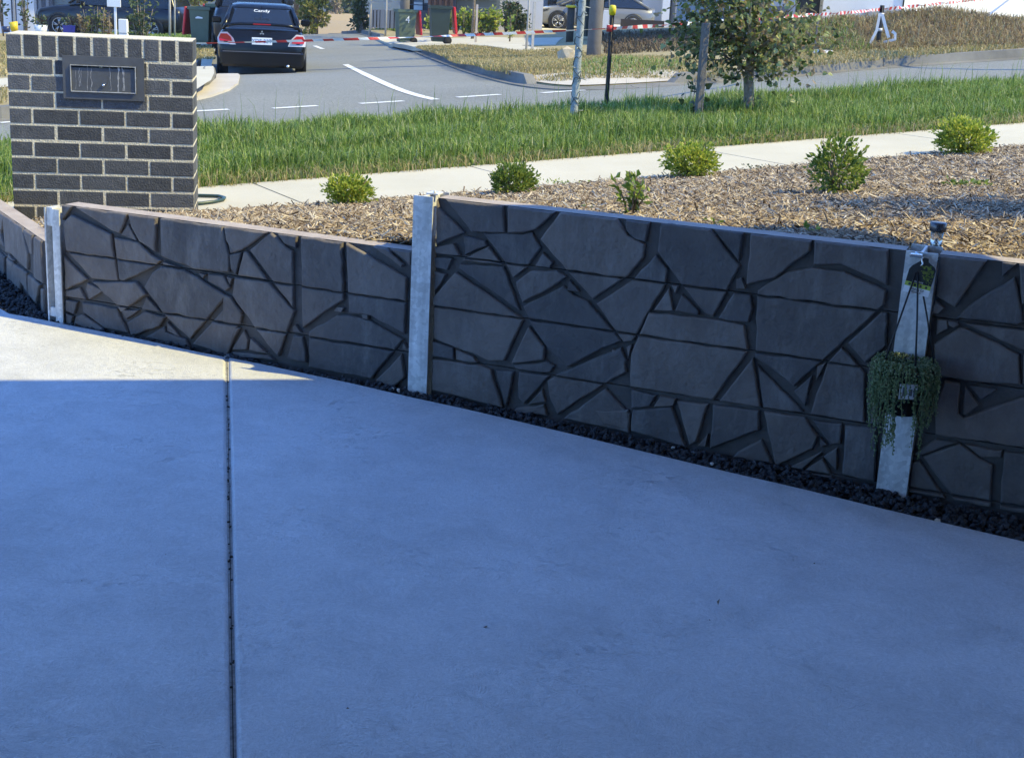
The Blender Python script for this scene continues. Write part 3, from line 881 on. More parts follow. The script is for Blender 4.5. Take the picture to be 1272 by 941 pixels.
ST_R += tr(PR, *c6, [
 [(226, 56), (310, 70), (300, 230), (430, 350), (464, 380), (180, 354), (176, 200)], [(336, 82), (410, 184), (342, 238), (326, 232)], [(356, 80), (508, 100), (422, 158)], [(640, 145), (800, 170), (800, 450), (480, 386), (330, 336), (312, 258), (470, 200)],
 [(60, 452), (180, 366), (300, 384), (112, 448)], [(112, 462), (310, 390), (420, 472), (484, 502), (470, 726), (282, 690)], [(332, 390), (535, 426), (528, 464), (422, 464)], [(546, 430), (800, 460), (790, 790), (522, 736)], [(50, 492), (96, 482), (180, 610), (234, 680), (14, 642)]])
rnd = random.Random(21)
retaining_wall = thing("retaining_wall", "long dark charcoal retaining wall of stone-patterned sleepers between galvanised posts beside the driveway", "retaining wall", (WM[0], WM[1], -.05))
build_panel(retaining_wall, PL, .064, PL.L - .060, [Z0 - .200, Z0 - .4, Z0 - .6, Z0 - .85], ST_L, rnd)
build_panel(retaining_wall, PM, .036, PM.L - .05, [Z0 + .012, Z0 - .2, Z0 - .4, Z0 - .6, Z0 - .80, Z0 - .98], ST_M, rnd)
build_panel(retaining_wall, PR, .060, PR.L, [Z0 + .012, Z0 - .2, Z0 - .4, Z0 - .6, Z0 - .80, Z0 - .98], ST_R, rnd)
def hpost(pan, s, z0, z1, w=.088, name="post", split=False):
    b = MB()
    def bx(a0, a1, o0, o1, za=z0, zb=z1, mi=0):
        vs = [pan.P(a, z, o) for a in (a0, a1) for z in (za, zb) for o in (o0, o1)]
        b.add(vs, [(0, 1, 3, 2), (4, 6, 7, 5), (0, 4, 5, 1), (2, 3, 7, 6), (0, 2, 6, 4), (1, 5, 7, 3)], mi)
    bx(s - w / 2, s + w / 2, .012, .019)
    bx(s - .004, s + .004, -.125, .012)
    bx(s - w / 2, s + w / 2, -.132, -.125)
    return b.build(name, M_GALV, retaining_wall, world=True)
hpost(PM, -.008, -.3, Z0 + .016, w=.080)
hpost(PR, .006, -.35, Z0 + .016, w=.102)
def cpost():
    """corner post: a channel open to the drive with end plates"""
    b = MB(); pan = PL; s = .0
    def bx(a0, a1, o0, o1, za, zb):
        b.add([pan.P(a, z, o) for a in (a0, a1) for z in (za, zb) for o in (o0, o1)], [(0, 1, 3, 2), (4, 6, 7, 5), (0, 4, 5, 1), (2, 3, 7, 6), (0, 2, 6, 4), (1, 5, 7, 3)])
    zt = Z0 - .222
    bx(s + .024, s + .062, .008, .015, -.3, zt)          # right flange
    bx(s - .013, s + .018, -.040, -.034, -.3, zt + .002)  # recessed web
    bx(s - .020, s - .0135, -.08, .012, -.3, zt + .002)
    bx(s + .0185, s + .0245, -.08, .008, -.3, zt)
    bx(s - .013, s + .018, -.032, .006, zt - .075, zt + .004)
    bx(s - .013, s + .018, -.032, .006, .02, .06)
    return b.build("post", M_GALV, retaining_wall, world=True)
cpost()
# bolt head and chipped top edges
def top_clip(pan, s, z):
    b = MB(); b.box(pan.P(s + .01, z + .003, -.06), (.05, .05, .006), math.atan2(pan.d[1], pan.d[0]), ch=.001); b.tube([pan.P(s + .014, z + .004, -.05), pan.P(s + .014, z + .014, -.05)], .005, 6)
    return b.build("post_cap", M_GALV, retaining_wall, world=True)
top_clip(PM, -.008, Z0 + .016)
# the short wall that turns back beside the drive
ra = CAM + ray(50, 299) * ((Z0 - .4 - CAM_H) / ray(50, 299)[2]); rb = CAM + ray(0, 264.5) * ((Z0 - .4 - CAM_H) / ray(0, 264.5)[2])
_d = (rb - ra)[:2]; _d = _d / np.linalg.norm(_d)
PT = Panel(ra[:2], ra[:2] + _d * 2.0)
side_wall = thing("retaining_wall", "short low retaining wall turning back left of the corner post in front of the brick letterbox", "retaining wall", (ra[0], ra[1], -.05))
ST_T = tr(PT, *c8, [[(-60, 90), (15, 150), (5, 210), (-60, 190)], [(28, 160), (98, 226), (124, 320), (124, 398), (36, 312)], [(106, 238), (145, 262), (148, 330), (136, 320)], [(156, 262), (186, 278), (196, 460), (156, 430)],
 [(36, 322), (60, 350), (60, 384), (32, 368)], [(70, 362), (118, 406), (122, 500), (82, 440)], [(128, 412), (184, 466), (178, 486), (166, 555), (132, 510)], [(186, 482), (205, 492), (210, 612), (190, 590)], [(-60, 200), (0, 225), (20, 290), (-60, 250)]])
ST_T += [[(.45 + .32 * i, .30), (.72 + .32 * i, .30), (.70 + .32 * i, .13), (.47 + .32 * i, .15)] for i in range(5)] + [[(.42 + .32 * i, .10), (.68 + .32 * i, .11), (.70 + .32 * i, -.06), (.45 + .32 * i, -.06)] for i in range(5)]
def build_side():
    global rnd
    build_panel(side_wall, PT, .0, 2.0, [Z0 - .4, Z0 - .6, Z0 - .80, Z0 - .95], ST_T, rnd, th=.075)
build_side()

# ------------------------------------------------------------------ gravel strip of black stones
GRAV_POLY = [tuple(p) for p in EDGE] + [tuple(PR.P(PR.L, 0)[:2]), tuple(PM.P(PM.L, 0)[:2]), tuple(WM), tuple(WL), tuple(PT.P(0, 0)[:2]), tuple(PT.P(2.0, 0)[:2])]
gravel_base = sheet("gravel_bed", GRAV_POLY, lambda x, y: drive_z(x, y) - .035, .4, M_GRAVELBASE)
def inside(poly, X, Y):
    X = np.asarray(X); Y = np.asarray(Y); r = np.zeros(X.shape, bool); n = len(poly)
    for i in range(n):
        x0, y0 = poly[i]; x1, y1 = poly[(i + 1) % n]
        if y0 == y1: continue
        c = ((y0 > Y) != (y1 > Y)) & (X < (x1 - x0) * (Y - y0) / (y1 - y0) + x0)
        r ^= c
    return r
def scatter(poly, dens):
    xs = [p[0] for p in poly]; ys = [p[1] for p in poly]
    n = int((max(xs) - min(xs)) * (max(ys) - min(ys)) * dens)
    X = RNG.uniform(min(xs), max(xs), n); Y = RNG.uniform(min(ys), max(ys), n)
    k = inside(poly, X, Y)
    return X[k], Y[k]
def ico():
    bm = bmesh.new(); bmesh.ops.create_icosphere(bm, subdivisions=1, radius=1)
    v = np.array([q.co[:] for q in bm.verts]); f = np.array([[q.index for q in g.verts] for g in bm.faces]); bm.free()
    return v, f
ICO_V, ICO_F = ico()
def rand_rot(n):
    q = RNG.normal(size=(n, 4)); q /= np.linalg.norm(q, axis=1)[:, None]; w, x, y, z = q.T
    return np.stack([np.stack([1 - 2 * (y * y + z * z), 2 * (x * y - z * w), 2 * (x * z + y * w)], -1), np.stack([2 * (x * y + z * w), 1 - 2 * (x * x + z * z), 2 * (y * z - x * w)], -1), np.stack([2 * (x * z - y * w), 2 * (y * z + x * w), 1 - 2 * (x * x + y * y)], -1)], 1)
def pebbles(name, X, Y, Z, s0, s1, m, parent=None):
    n = len(X); R = rand_rot(n); sc = RNG.uniform(s0, s1, (n, 1, 1)) * RNG.uniform(.65, 1.2, (n, 1, 3))
    base = ICO_V[None] * RNG.uniform(.78, 1.2, (n, len(ICO_V), 1))
    V = np.einsum('nij,nkj->nki', R, base * sc) + np.stack([X, Y, Z], -1)[:, None]
    Fc = ICO_F[None] + (np.arange(n) * len(ICO_V))[:, None, None]
    return raw_mesh(name, V.reshape(-1, 3), Fc.reshape(-1, 3), m, parent)
M_PEB = mat("black_pebbles", (.03, .03, .035), rough=.7, island=[(.016, .018, .022), (.03, .032, .038), (.045, .047, .053), (.022, .024, .03)], bump=.5, bscale=90)
X, Y = scatter(GRAV_POLY, 5200)
k = Y < 9; X, Y = X[k], Y[k]
Z = np.array([drive_z(a, b_) for a, b_ in zip(X, Y)]) - .024 + RNG.uniform(-.006, .018, len(X))
tag(pebbles("black_pebbles", X, Y, Z, .007, .014, M_PEB), kind='stuff')
M_PALE = mat("pale_stone", (.55, .50, .44), rough=.9, var=.2, vscale=30)
for px, py in ((836, 557), (884, 577), (1164, 648), (488, 484), (495, 486)):
    p = on_surf(px, py, lambda x, y: drive_z(x, y) - .005)
    o = pebbles("pale_pebble", np.array([0.]), np.array([0.]), np.array([.004]), .007, .010, M_PALE)
    o.location = p
    tag(o, "small pale stone chip lying on the black gravel strip at the wall foot", "stone", "pale stone chips in the black gravel")

# ------------------------------------------------------------------ mulched garden bed
def back(pan, s, off=-.108): return tuple(pan.P(s, 0, off)[:2])
BED_POLY = [back(PR, PR.L + 1.2), back(PR, 0), back(PM, PM.L), back(PM, .0), back(PL, PL.L), back(PL, .0), (-2.05, 6.2), (-2.42, 6.9), (-2.85, 7.6), xy_of(-1.3, -.01), xy_of(0, -.01), xy_of(9.2, -.01)]
_bp = []
for s, z in ((.0, .40), (.6, .44), (1.2, .455), (PL.L - .05, .475)): _bp.append((*back(PL, s), z))
for s, z in ((.18, .55), (.5, .64), (.9, .675), (PM.L, .69)): _bp.append((*back(PM, s), z))
for s, z in ((.5, .695), (1.2, .70), (2.4, .74)): _bp.append((*back(PR, s), z))
for u in (-1.2, 0, 1.5, 3, 4.5, 6, 7.5, 9): 
    x, y = xy_of(u, -.02); _bp.append((x, y, near_z(x, y) - .012))
_bp += [(-2.42, 6.9, .30), (-1.5, 6.9, .30), (-.2, 6.6, .47)]
_bed = TPS(_bp)
def bed_z(x, y): return _bed(x, y)
bed = sheet("garden_bed", BED_POLY, bed_z, .25, M_MULCHBASE, skirt=.0)
M_CHIP = mat("bark_chips", (.4, .3, .2), rough=.95, spec=.2, island=[(.05, .033, .024), (.24, .17, .11), (.48, .38, .27), (.09, .06, .04), (.62, .52, .39), (.30, .22, .145), (.70, .62, .49), (.14, .10, .065), (.40, .32, .235)])
def chips(name, X, Y, zfn, m, l0, l1, w0, w1, lift=.004):
    n = len(X)
    Z = np.array([zfn(a, b_) for a, b_ in zip(X, Y)]) + RNG.uniform(-.002, .014, n) + lift
    an = RNG.uniform(0, 2 * PI, n); ti = RNG.normal(0, .28, n); ro = RNG.uniform(-.6, .6, n)
    ln = l0 + (l1 - l0) * RNG.random(n) ** 2.2; w = RNG.uniform(w0, w1, n); h = w * RNG.uniform(.25, .6, n); bend = RNG.normal(0, .12, n) * ln
    # six corner prism: base left/right at two ends and a ridge
    loc = np.zeros((n, 6, 3))
    for k, (a, b_, c) in enumerate(((-.5, -.5, 0), (-.5, .5, 0), (.5, -.35, 0), (.5, .35, 0), (-.42, 0, 1), (.42, 0, 1))):
        loc[:, k, 0] = a * ln; loc[:, k, 1] = b_ * w + (bend if k in (2, 3, 5) else 0); loc[:, k, 2] = c * h
    cr, sr = np.cos(ro)[:, None], np.sin(ro)[:, None]
    y_, z_ = loc[:, :, 1] * cr - loc[:, :, 2] * sr, loc[:, :, 1] * sr + loc[:, :, 2] * cr
    ct, st = np.cos(ti)[:, None], np.sin(ti)[:, None]
    x_, z_ = loc[:, :, 0] * ct - z_ * st, loc[:, :, 0] * st + z_ * ct
    ca, sa = np.cos(an)[:, None], np.sin(an)[:, None]
    V = np.stack([x_ * ca - y_ * sa + X[:, None], x_ * sa + y_ * ca + Y[:, None], z_ + Z[:, None]], -1)
    T = np.array([[0, 2, 5], [0, 5, 4], [1, 4, 5], [1, 5, 3], [0, 4, 1], [2, 3, 5]])
    Fc = T[None] + (np.arange(n) * 6)[:, None, None]
    return raw_mesh(name, V.reshape(-1, 3), Fc.reshape(-1, 3), m)
X, Y = scatter(BED_POLY, 7000)
tag(chips("bark_mulch", X, Y, bed_z, M_CHIP, .012, .115, .0025, .010), kind='stuff')
# strays on path edge and drive
X, Y = scatter([xy_of(-1, 0), xy_of(8, 0), xy_of(8, .07), xy_of(-1, .07)], 260)
tag(chips("stray_bark", X, Y, near_z, M_CHIP, .01, .03, .003, .008, 0), kind='stuff')

# ------------------------------------------------------------------ brick letterbox
M_BRICK = mat("charcoal_brick", (.060, .063, .070), rough=.8, col2=(.105, .108, .116), vscale=22, bump=.6, bscale=110, detail=8, spec=.4)
def _brick():
    N, L, p = nodes_of(M_BRICK)
    base = p.inputs['Base Color'].links[0].from_socket
    tc = next(n for n in N if n.type == 'TEX_COORD')
    n2 = N.new("ShaderNodeTexNoise"); n2.inputs['Scale'].default_value = 24; n2.inputs['Detail'].default_value = 12; n2.inputs['Roughness'].default_value = .88
    L.new(tc.outputs['Object'], n2.inputs['Vector'])
    rm = N.new("ShaderNodeValToRGB"); rm.color_ramp.elements[0].position = .56; rm.color_ramp.elements[0].color = (0, 0, 0, 1); rm.color_ramp.elements[1].position = .80; rm.color_ramp.elements[1].color = (.75, .75, .75, 1)
    L.new(n2.outputs[0], rm.inputs[0])
    m3 = N.new("ShaderNodeMix"); m3.data_type = 'RGBA'; m3.inputs['B'].default_value = (.42, .40, .36, 1)
    L.new(rm.outputs[0], m3.inputs[0]); L.new(base, m3.inputs['A']); L.new(m3.outputs['Result'], p.inputs['Base Color'])
_brick()
def tone_by_piece(m, lo, hi):
    N, L, p = nodes_of(m); base = p.inputs['Base Color'].links[0].from_socket
    g = N.new("ShaderNodeObjectInfo"); r = N.new("ShaderNodeMapRange"); r.inputs[3].default_value = lo; r.inputs[4].default_value = hi
    L.new(g.outputs['Random'], r.inputs[0])
    mx = N.new("ShaderNodeMix"); mx.data_type = 'RGBA'; mx.blend_type = 'MULTIPLY'; mx.inputs[0].default_value = 1
    L.new(base, mx.inputs['A']); L.new(r.outputs[0], mx.inputs['B']); L.new(mx.outputs['Result'], p.inputs['Base Color'])
tone_by_piece(M_BRICK, .72, 1.3)
def spangle():
    N, L, p = nodes_of(M_GALV); base = p.inputs['Base Color'].links[0].from_socket
    tc = next(n for n in N if n.type == 'TEX_COORD')
    v = N.new("ShaderNodeTexVoronoi"); v.inputs['Scale'].default_value = 70; L.new(tc.outputs['Object'], v.inputs['Vector'])
    sp = N.new("ShaderNodeSeparateColor"); L.new(v.outputs['Color'], sp.inputs[0])
    r = N.new("ShaderNodeMapRange"); r.inputs[3].default_value = .84; r.inputs[4].default_value = 1.12; L.new(sp.outputs[0], r.inputs[0])
    mx = N.new("ShaderNodeMix"); mx.data_type = 'RGBA'; mx.blend_type = 'MULTIPLY'; mx.inputs[0].default_value = 1
    L.new(base, mx.inputs['A']); L.new(r.outputs[0], mx.inputs['B'])
    # rubbed and stained streaks running down
    mp = N.new("ShaderNodeMapping"); mp.inputs['Scale'].default_value = (30, 30, 2.2); L.new(tc.outputs['Object'], mp.inputs[0])
    n = N.new("ShaderNodeTexNoise"); n.inputs['Scale'].default_value = 1; n.inputs['Detail'].default_value = 6; L.new(mp.outputs[0], n.inputs['Vector'])
    r2 = N.new("ShaderNodeValToRGB"); r2.color_ramp.elements[0].position = .3; r2.color_ramp.elements[0].color = (.62, .62, .62, 1); r2.color_ramp.elements[1].position = .58; r2.color_ramp.elements[1].color = (1, 1, 1, 1)
    L.new(n.outputs[0], r2.inputs[0])
    m2 = N.new("ShaderNodeMix"); m2.data_type = 'RGBA'; m2.blend_type = 'MULTIPLY'; m2.inputs[0].default_value = .7
    L.new(mx.outputs['Result'], m2.inputs['A']); L.new(r2.outputs[0], m2.inputs['B']); L.new(m2.outputs['Result'], p.inputs['Base Color'])
spangle()
M_MORTAR = mat("cream_mortar", (.60, .53, .39), rough=.95, col2=(.76, .69, .53), vscale=30, bump=.8, bscale=110)
M_PLATE = mat("letterbox_steel", (.085, .09, .10), rough=.5, var=.12, vscale=20, bump=.04, bscale=60)
M_CHROME = mat("bright_metal", (.65, .65, .65), rough=.22, metal=1.0)
M_STAIN = mat("water_stain", (.50, .50, .50), rough=.9, col2=(.20, .20, .21), vscale=90)
MBX = thing("brick_letterbox", "charcoal brick letterbox pillar with cream mortar standing between driveway and footpath", "letterbox", (-2.711, 7.5, .02), .168)
ZT = 1.119 - .02
W, D = .946, .35
SH = .110
b = MB()
b.box((W / 2, D / 2, (ZT + .002) / 2 - .05), (W - .005, D - .005, ZT + .102))
b.build("mortar", M_MORTAR, MBX)
rb_ = random.Random(3)
def brick(x0, x1, z0, z1, y0=0.0, y1=.11):
    bm = MB(); j = lambda: rb_.uniform(-.0012, .0012)
    bm.box(((x0 + x1) / 2 + j(), (y0 + y1) / 2 + rb_.uniform(-.001, .0015), (z0 + z1) / 2 + j()), (x1 - x0 - .001, y1 - y0, z1 - z0 - .001), rb_.uniform(-.004, .004), ch=.0035)
    bm.build("brick", M_BRICK, MBX)
for i in range(11):
    brick(i * .0871, i * .0871 + .0760, ZT - SH, ZT, 0, .229); brick(i * .0871, i * .0871 + .0760, ZT - SH, ZT, .24, .35)
PX0, PX1, PZ0, PZ1 = .280, .695, .80 - .02, 1.023 - .02
for k in range(12):
    zt = ZT - SH - .0115 - .086 * k; zb = zt - .0762
    rows = [(i * .239, i * .239 + .2295) for i in range(4)] if k % 2 == 0 else [(0, .1105)] + [(.1195 + i * .239, .3490 + i * .239) for i in range(3)] + [(.8365, .946)]
    for a, c in rows:
        brick(a, min(c, W), zb, zt)
    # the side that looks to the street end
    if k % 2 == 0: brick(W - .11, W, zb, zt, .12, .349)
    else: brick(W - .11, W, zb, zt, .12, .229); brick(W - .11, W, zb, zt, .239, .349)
def plate():
    b = MB(); x0, x1, z0, z1 = PX0, PX1, PZ0, PZ1
    dx0, dx1, dz0, dz1 = .317, .655, .838 - .02, .978 - .02
    for a, c, e, g in ((x0, x1, dz1, z1), (x0, x1, z0, dz0), (x0, dx0, dz0, dz1), (dx1, x1, dz0, dz1)):
        b.box(((a + c) / 2, .003, (e + g) / 2), (c - a, .036, g - e))
    return b.build("letterbox_frame", M_PLATE, MBX)
fr = plate()
b = MB(); b.box((.486, -.010, .878), (.330, .012, .132), ch=.002)
dr = b.build("door", M_PLATE, MBX)
b = MB()
for (x0, x1, z0, z1) in ((.3195, .323, .818, .958), (.649, .6525, .818, .958), (.3195, .6525, .8185, .822), (.3195, .6525, .954, .9565)):
    b.box(((x0 + x1) / 2, -.019, (z0 + z1) / 2), (x1 - x0, .012, z1 - z0))
b.build("door_edge", mat("sunlit_edge", (.42, .43, .44), rough=.6, var=.3, vscale=60), dr)  # pale strips: sunlight on the door's bevels put into the colour
b = MB(); M90 = Matrix.Rotation(PI / 2, 4, 'X')
b.lathe([(.0, 0), (.008, 0), (.008, .006), (.006, .010), (0, .010)], (.487, -.019, .857), 12, M=M90); b.box((.497, -.022, .865), (.006, .006, .008))
b.build("lock", M_CHROME, dr)
rs = random.Random(9)
def streak(x, w, z0, z1, wob):
    b = MB()
    n = 9; L_ = []
    xx = x
    for i in range(n + 1):
        z = z1 + (z0 - z1) * i / n; xx += rs.uniform(-wob, wob); ww = w * rs.uniform(.4, 1.2)
        L_.append((xx - ww / 2, z)); L_.append((xx + ww / 2, z))
    b.add([(p[0], -.0166, p[1]) for p in L_], [(2 * i, 2 * i + 1, 2 * i + 3, 2 * i + 2) for i in range(n)])
    b.build("water_stain", M_STAIN, dr)
for x, w, a, c, wb in ((.367, .003, .845, .94, .003), (.375, .0025, .85, .935, .003), (.408, .003, .825, .952, .002), (.425, .0035, .825, .945, .005), (.345, .0015, .83, .93, .002), (.521, .003, .83, .95, .003), (.566, .009, .825, .952, .003), (.580, .007, .83, .95, .004), (.592, .004, .83, .94, .002)):
    streak(x, w, a, c, wb)
# ------------------------------------------------------------------ grass on the near verge
M_GRASS = mat("verge_grass", (.1, .2, .03), rough=.55, spec=.35, trans=.4, island=[(.035, .085, .012), (.14, .235, .035), (.26, .37, .065), (.065, .13, .02), (.42, .51, .14), (.17, .27, .04), (.56, .55, .28)])
M_STRAW = mat("dry_grass", (.4, .3, .15), rough=.9, spec=.2, trans=.25, island=[(.30, .22, .10), (.46, .36, .18), (.56, .46, .26), (.24, .22, .08), (.40, .33, .15), (.15, .19, .06)])
M_WEED = mat("brown_weeds", (.2, .14, .08), rough=.95, spec=.15, trans=.25, island=[(.17, .115, .065), (.28, .20, .115), (.40, .30, .17), (.24, .21, .09), (.48, .38, .22), (.13, .095, .055)])
def blades(name, X, Y, zfn, m, h0, h1, w, lean=.35, dz=0.0, hpow=1.0, hs=None):
    n = len(X)
    Z = np.array([zfn(a, b_) for a, b_ in zip(X, Y)]) + dz
    h = h0 + (h1 - h0) * RNG.random(n) ** hpow
    if hs is not None: h = h * hs
    an = RNG.uniform(0, 2 * PI, n); le = np.abs(RNG.normal(0, lean, n)) * h; fa = an + RNG.uniform(-.9, .9, n) + PI / 2
    ww = w * RNG.uniform(.6, 1.3, n)
    dx, dy = np.cos(an), np.sin(an); wx, wy = np.cos(fa) * ww / 2, np.sin(fa) * ww / 2
    V = np.zeros((n, 5, 3))
    V[:, 0] = np.stack([X - wx, Y - wy, Z - .01], -1); V[:, 1] = np.stack([X + wx, Y + wy, Z - .01], -1)
    mx, my, mz = X + dx * le * .3, Y + dy * le * .3, Z + h * .58
    V[:, 2] = np.stack([mx - wx * .8, my - wy * .8, mz], -1); V[:, 3] = np.stack([mx + wx * .8, my + wy * .8, mz], -1)
    V[:, 4] = np.stack([X + dx * le, Y + dy * le, Z + h * (1 - .25 * np.minimum(1, le / h))], -1)
    T = np.array([[0, 1, 3], [0, 3, 2], [2, 3, 4]])
    return raw_mesh(name, V.reshape(-1, 3), (T[None] + (np.arange(n) * 5)[:, None, None]).reshape(-1, 3), m)
def uv_poly(u0, u1, v0, v1): return [xy_of(u0, v0), xy_of(u1, v0), xy_of(u1, v1), xy_of(u0, v1)]
X, Y = scatter(uv_poly(-5, 15, 1.10, 4.2), 3000)
_u = (X - P0[0]) * UA[0] + (Y - P0[1]) * UA[1]; _v = (X - P0[0]) * VB[0] + (Y - P0[1]) * VB[1]
hs = np.array([.75 + .5 * (mnoise.noise((a * 1.7, b_ * 1.7, 0)) + .35 * mnoise.noise((a * 6, b_ * 6, 4))) for a, b_ in zip(X, Y)])
hs = np.clip(hs, .4, 1.3) * np.clip(.45 + (_v - 1.1) * 1.2, .4, 1.0)
tag(blades("grass", X, Y, near_z, M_GRASS, .08, .215, .009, .6, -.012, 1.3, hs), kind='stuff')
X, Y = scatter(uv_poly(-4, 14, 1.05, 1.36), 1500)
tag(blades("dry_grass", X, Y, near_z, M_STRAW, .03, .11, .006, .9, -.012), kind='stuff')
X, Y = scatter(uv_poly(-4, 14, 2.6, 4.3), 14)
tag(blades("seed_stalks", X, Y, near_z, M_GRASS, .26, .42, .005, .3), kind='stuff')
# dry grass over the road
def pxb(pts): return px_poly(pts, block_z)
RP = pxb([(516, 59), (552, 71), (604, 87), (660, 102), (700, 102), (830, 99), (905, 95), (905, 78), (820, 72), (700, 62), (640, 64), (575, 57)])
X, Y = scatter(RP, 1300)
tag(blades("dry_grass", X, Y, block_z, M_STRAW, .02, .085, .014, 1.3, 0, 1.6), kind='stuff')
RP2 = pxb([(705, 98), (830, 95), (860, 84), (760, 74), (715, 84)])
X, Y = scatter(RP2, 380)
tag(blades("grass", X, Y, block_z, M_GRASS, .03, .13, .014, .9, 0, 1.6), kind='stuff')
X, Y = scatter(pxb([(238, 58), (264, 58), (268, 74), (240, 76)]), 500)
tag(blades("straw", X, Y, block_z, M_STRAW, .02, .07, .02, 1.4, .012), kind='stuff')
X, Y = scatter(pxb([(95, 41), (150, 44), (238, 52), (258, 46), (258, 26), (200, 19), (90, 22)]), 160)
tag(blades("grass", X, Y, block_z, M_GRASS, .03, .08, .03, .7, .02), kind='stuff')
X, Y = scatter(pxb([(436, 37), (506, 47), (508, 35), (470, 33), (436, 33)]), 160)
tag(blades("grass", X, Y, block_z, M_GRASS, .03, .09, .03, .7, .02), kind='stuff')
X, Y = scatter(pxb([(-30, 135), (9, 128), (9, 112), (-30, 116)]) , 700)
tag(blades("dry_grass", X, Y, block_z, M_STRAW, .03, .10, .012, .8, 0), kind='stuff')
X, Y = scatter(pxb([(-30, 97), (9, 95), (9, 52), (-30, 54)]) , 250)
tag(blades("dry_grass", X, Y, block_z, M_STRAW, .03, .10, .02, .8, 0), kind='stuff')

# ------------------------------------------------------------------ leaves
def leaf_mesh(name, Pts, Dirs, size, m, parent=None, wid=.55, heart=False, jit=.5, down=0.0):
    """one folded leaf per point; Dirs = outward direction"""
    n = len(Pts); P = np.asarray(Pts); d = np.asarray(Dirs) + RNG.normal(0, jit, (n, 3)); d[:, 2] -= down
    d /= np.linalg.norm(d, axis=1)[:, None]
    r = RNG.normal(size=(n, 3)); s = np.cross(d, r); s /= np.linalg.norm(s, axis=1)[:, None]; nn = np.cross(s, d)
    L_ = (size * RNG.uniform(.6, 1.3, n))[:, None]
    prof = [(0, 0, 0), (.5, -wid, .12), (1, 0, -.08), (.5, wid, .12)] if not heart else [(0.05, 0, 0), (-.08, -.3, .08), (.28, -.52, .12), (.7, -.28, .05), (1.05, 0, -.1), (.7, .28, .05), (.28, .52, .12), (-.08, .3, .08)]
    V = np.stack([P + d * L_ * a + s * L_ * b_ * (.5 if not heart else .95) + nn * L_ * c for a, b_, c in prof], 1)
    k = len(prof)
    T = np.array([[0, 1, 2], [0, 2, 3]]) if k == 4 else np.array([[0, 1, 2], [0, 2, 3], [0, 3, 4], [0, 4, 5], [0, 5, 6], [0, 6, 7]])
    return raw_mesh(name, V.reshape(-1, 3), (T[None] + (np.arange(n) * k)[:, None, None]).reshape(-1, 3), m, parent)
M_BOXLEAF = mat("hedge_leaf", (.1, .16, .03), rough=.45, trans=.4, island=[(.06, .12, .02), (.13, .21, .035), (.24, .32, .05), (.36, .40, .08), (.09, .16, .03)])
M_YELLEAF = mat("yellow_hedge_leaf", (.2, .22, .03), rough=.45, trans=.45, island=[(.08, .15, .02), (.24, .34, .04), (.46, .52, .07), (.66, .64, .12), (.16, .25, .03)])
M_DKLEAF = mat("dark_leaf", (.05, .08, .03), rough=.5, trans=.2, island=[(.03, .05, .018), (.06, .09, .03), (.10, .13, .045), (.045, .07, .02)])
M_PEARLEAF = mat("street_tree_leaf", (.1, .14, .04), rough=.5, trans=.35, island=[(.025, .042, .014), (.10, .14, .035), (.24, .28, .08), (.44, .45, .18), (.05, .075, .022), (.36, .25, .14), (.15, .19, .05)])
M_GOLD = mat("autumn_leaf", (.25, .25, .06), rough=.55, trans=.35, island=[(.12, .16, .035), (.22, .24, .06), (.33, .31, .08), (.16, .20, .05), (.38, .28, .10)])
M_PINKLEAF = mat("pinkish_leaf", (.3, .22, .16), rough=.6, trans=.3, island=[(.20, .17, .09), (.34, .25, .18), (.28, .26, .12), (.42, .32, .25), (.16, .18, .07)])
M_BARK = mat("bark", (.10, .07, .048), rough=.9, col2=(.32, .26, .19), vscale=22, bump=.7, bscale=80)
M_STAKE = mat("weathered_stake", (.10, .09, .08), rough=.9, col2=(.17, .155, .14), vscale=25, bump=.4, bscale=70)
M_PALESTAKE = mat("pale_stake", (.42, .38, .32), rough=.9, col2=(.55, .50, .43), vscale=20)
def ball(n, rx, ry, rz, shell=.55, flat=0):
    d = RNG.normal(size=(n, 3)); d /= np.linalg.norm(d, axis=1)[:, None]
    r = (shell + (1 - shell) * RNG.random(n) ** .6)
    lump = np.array([1 + .40 * mnoise.noise((a * 2.6 + rx * 50, b_ * 2.6, c * 2.6)) + .12 * mnoise.noise((a * 7 + rx * 90, b_ * 7, c * 7)) for a, b_, c in d])
    return d * (r * lump)[:, None] * np.array([rx, ry, rz]), d
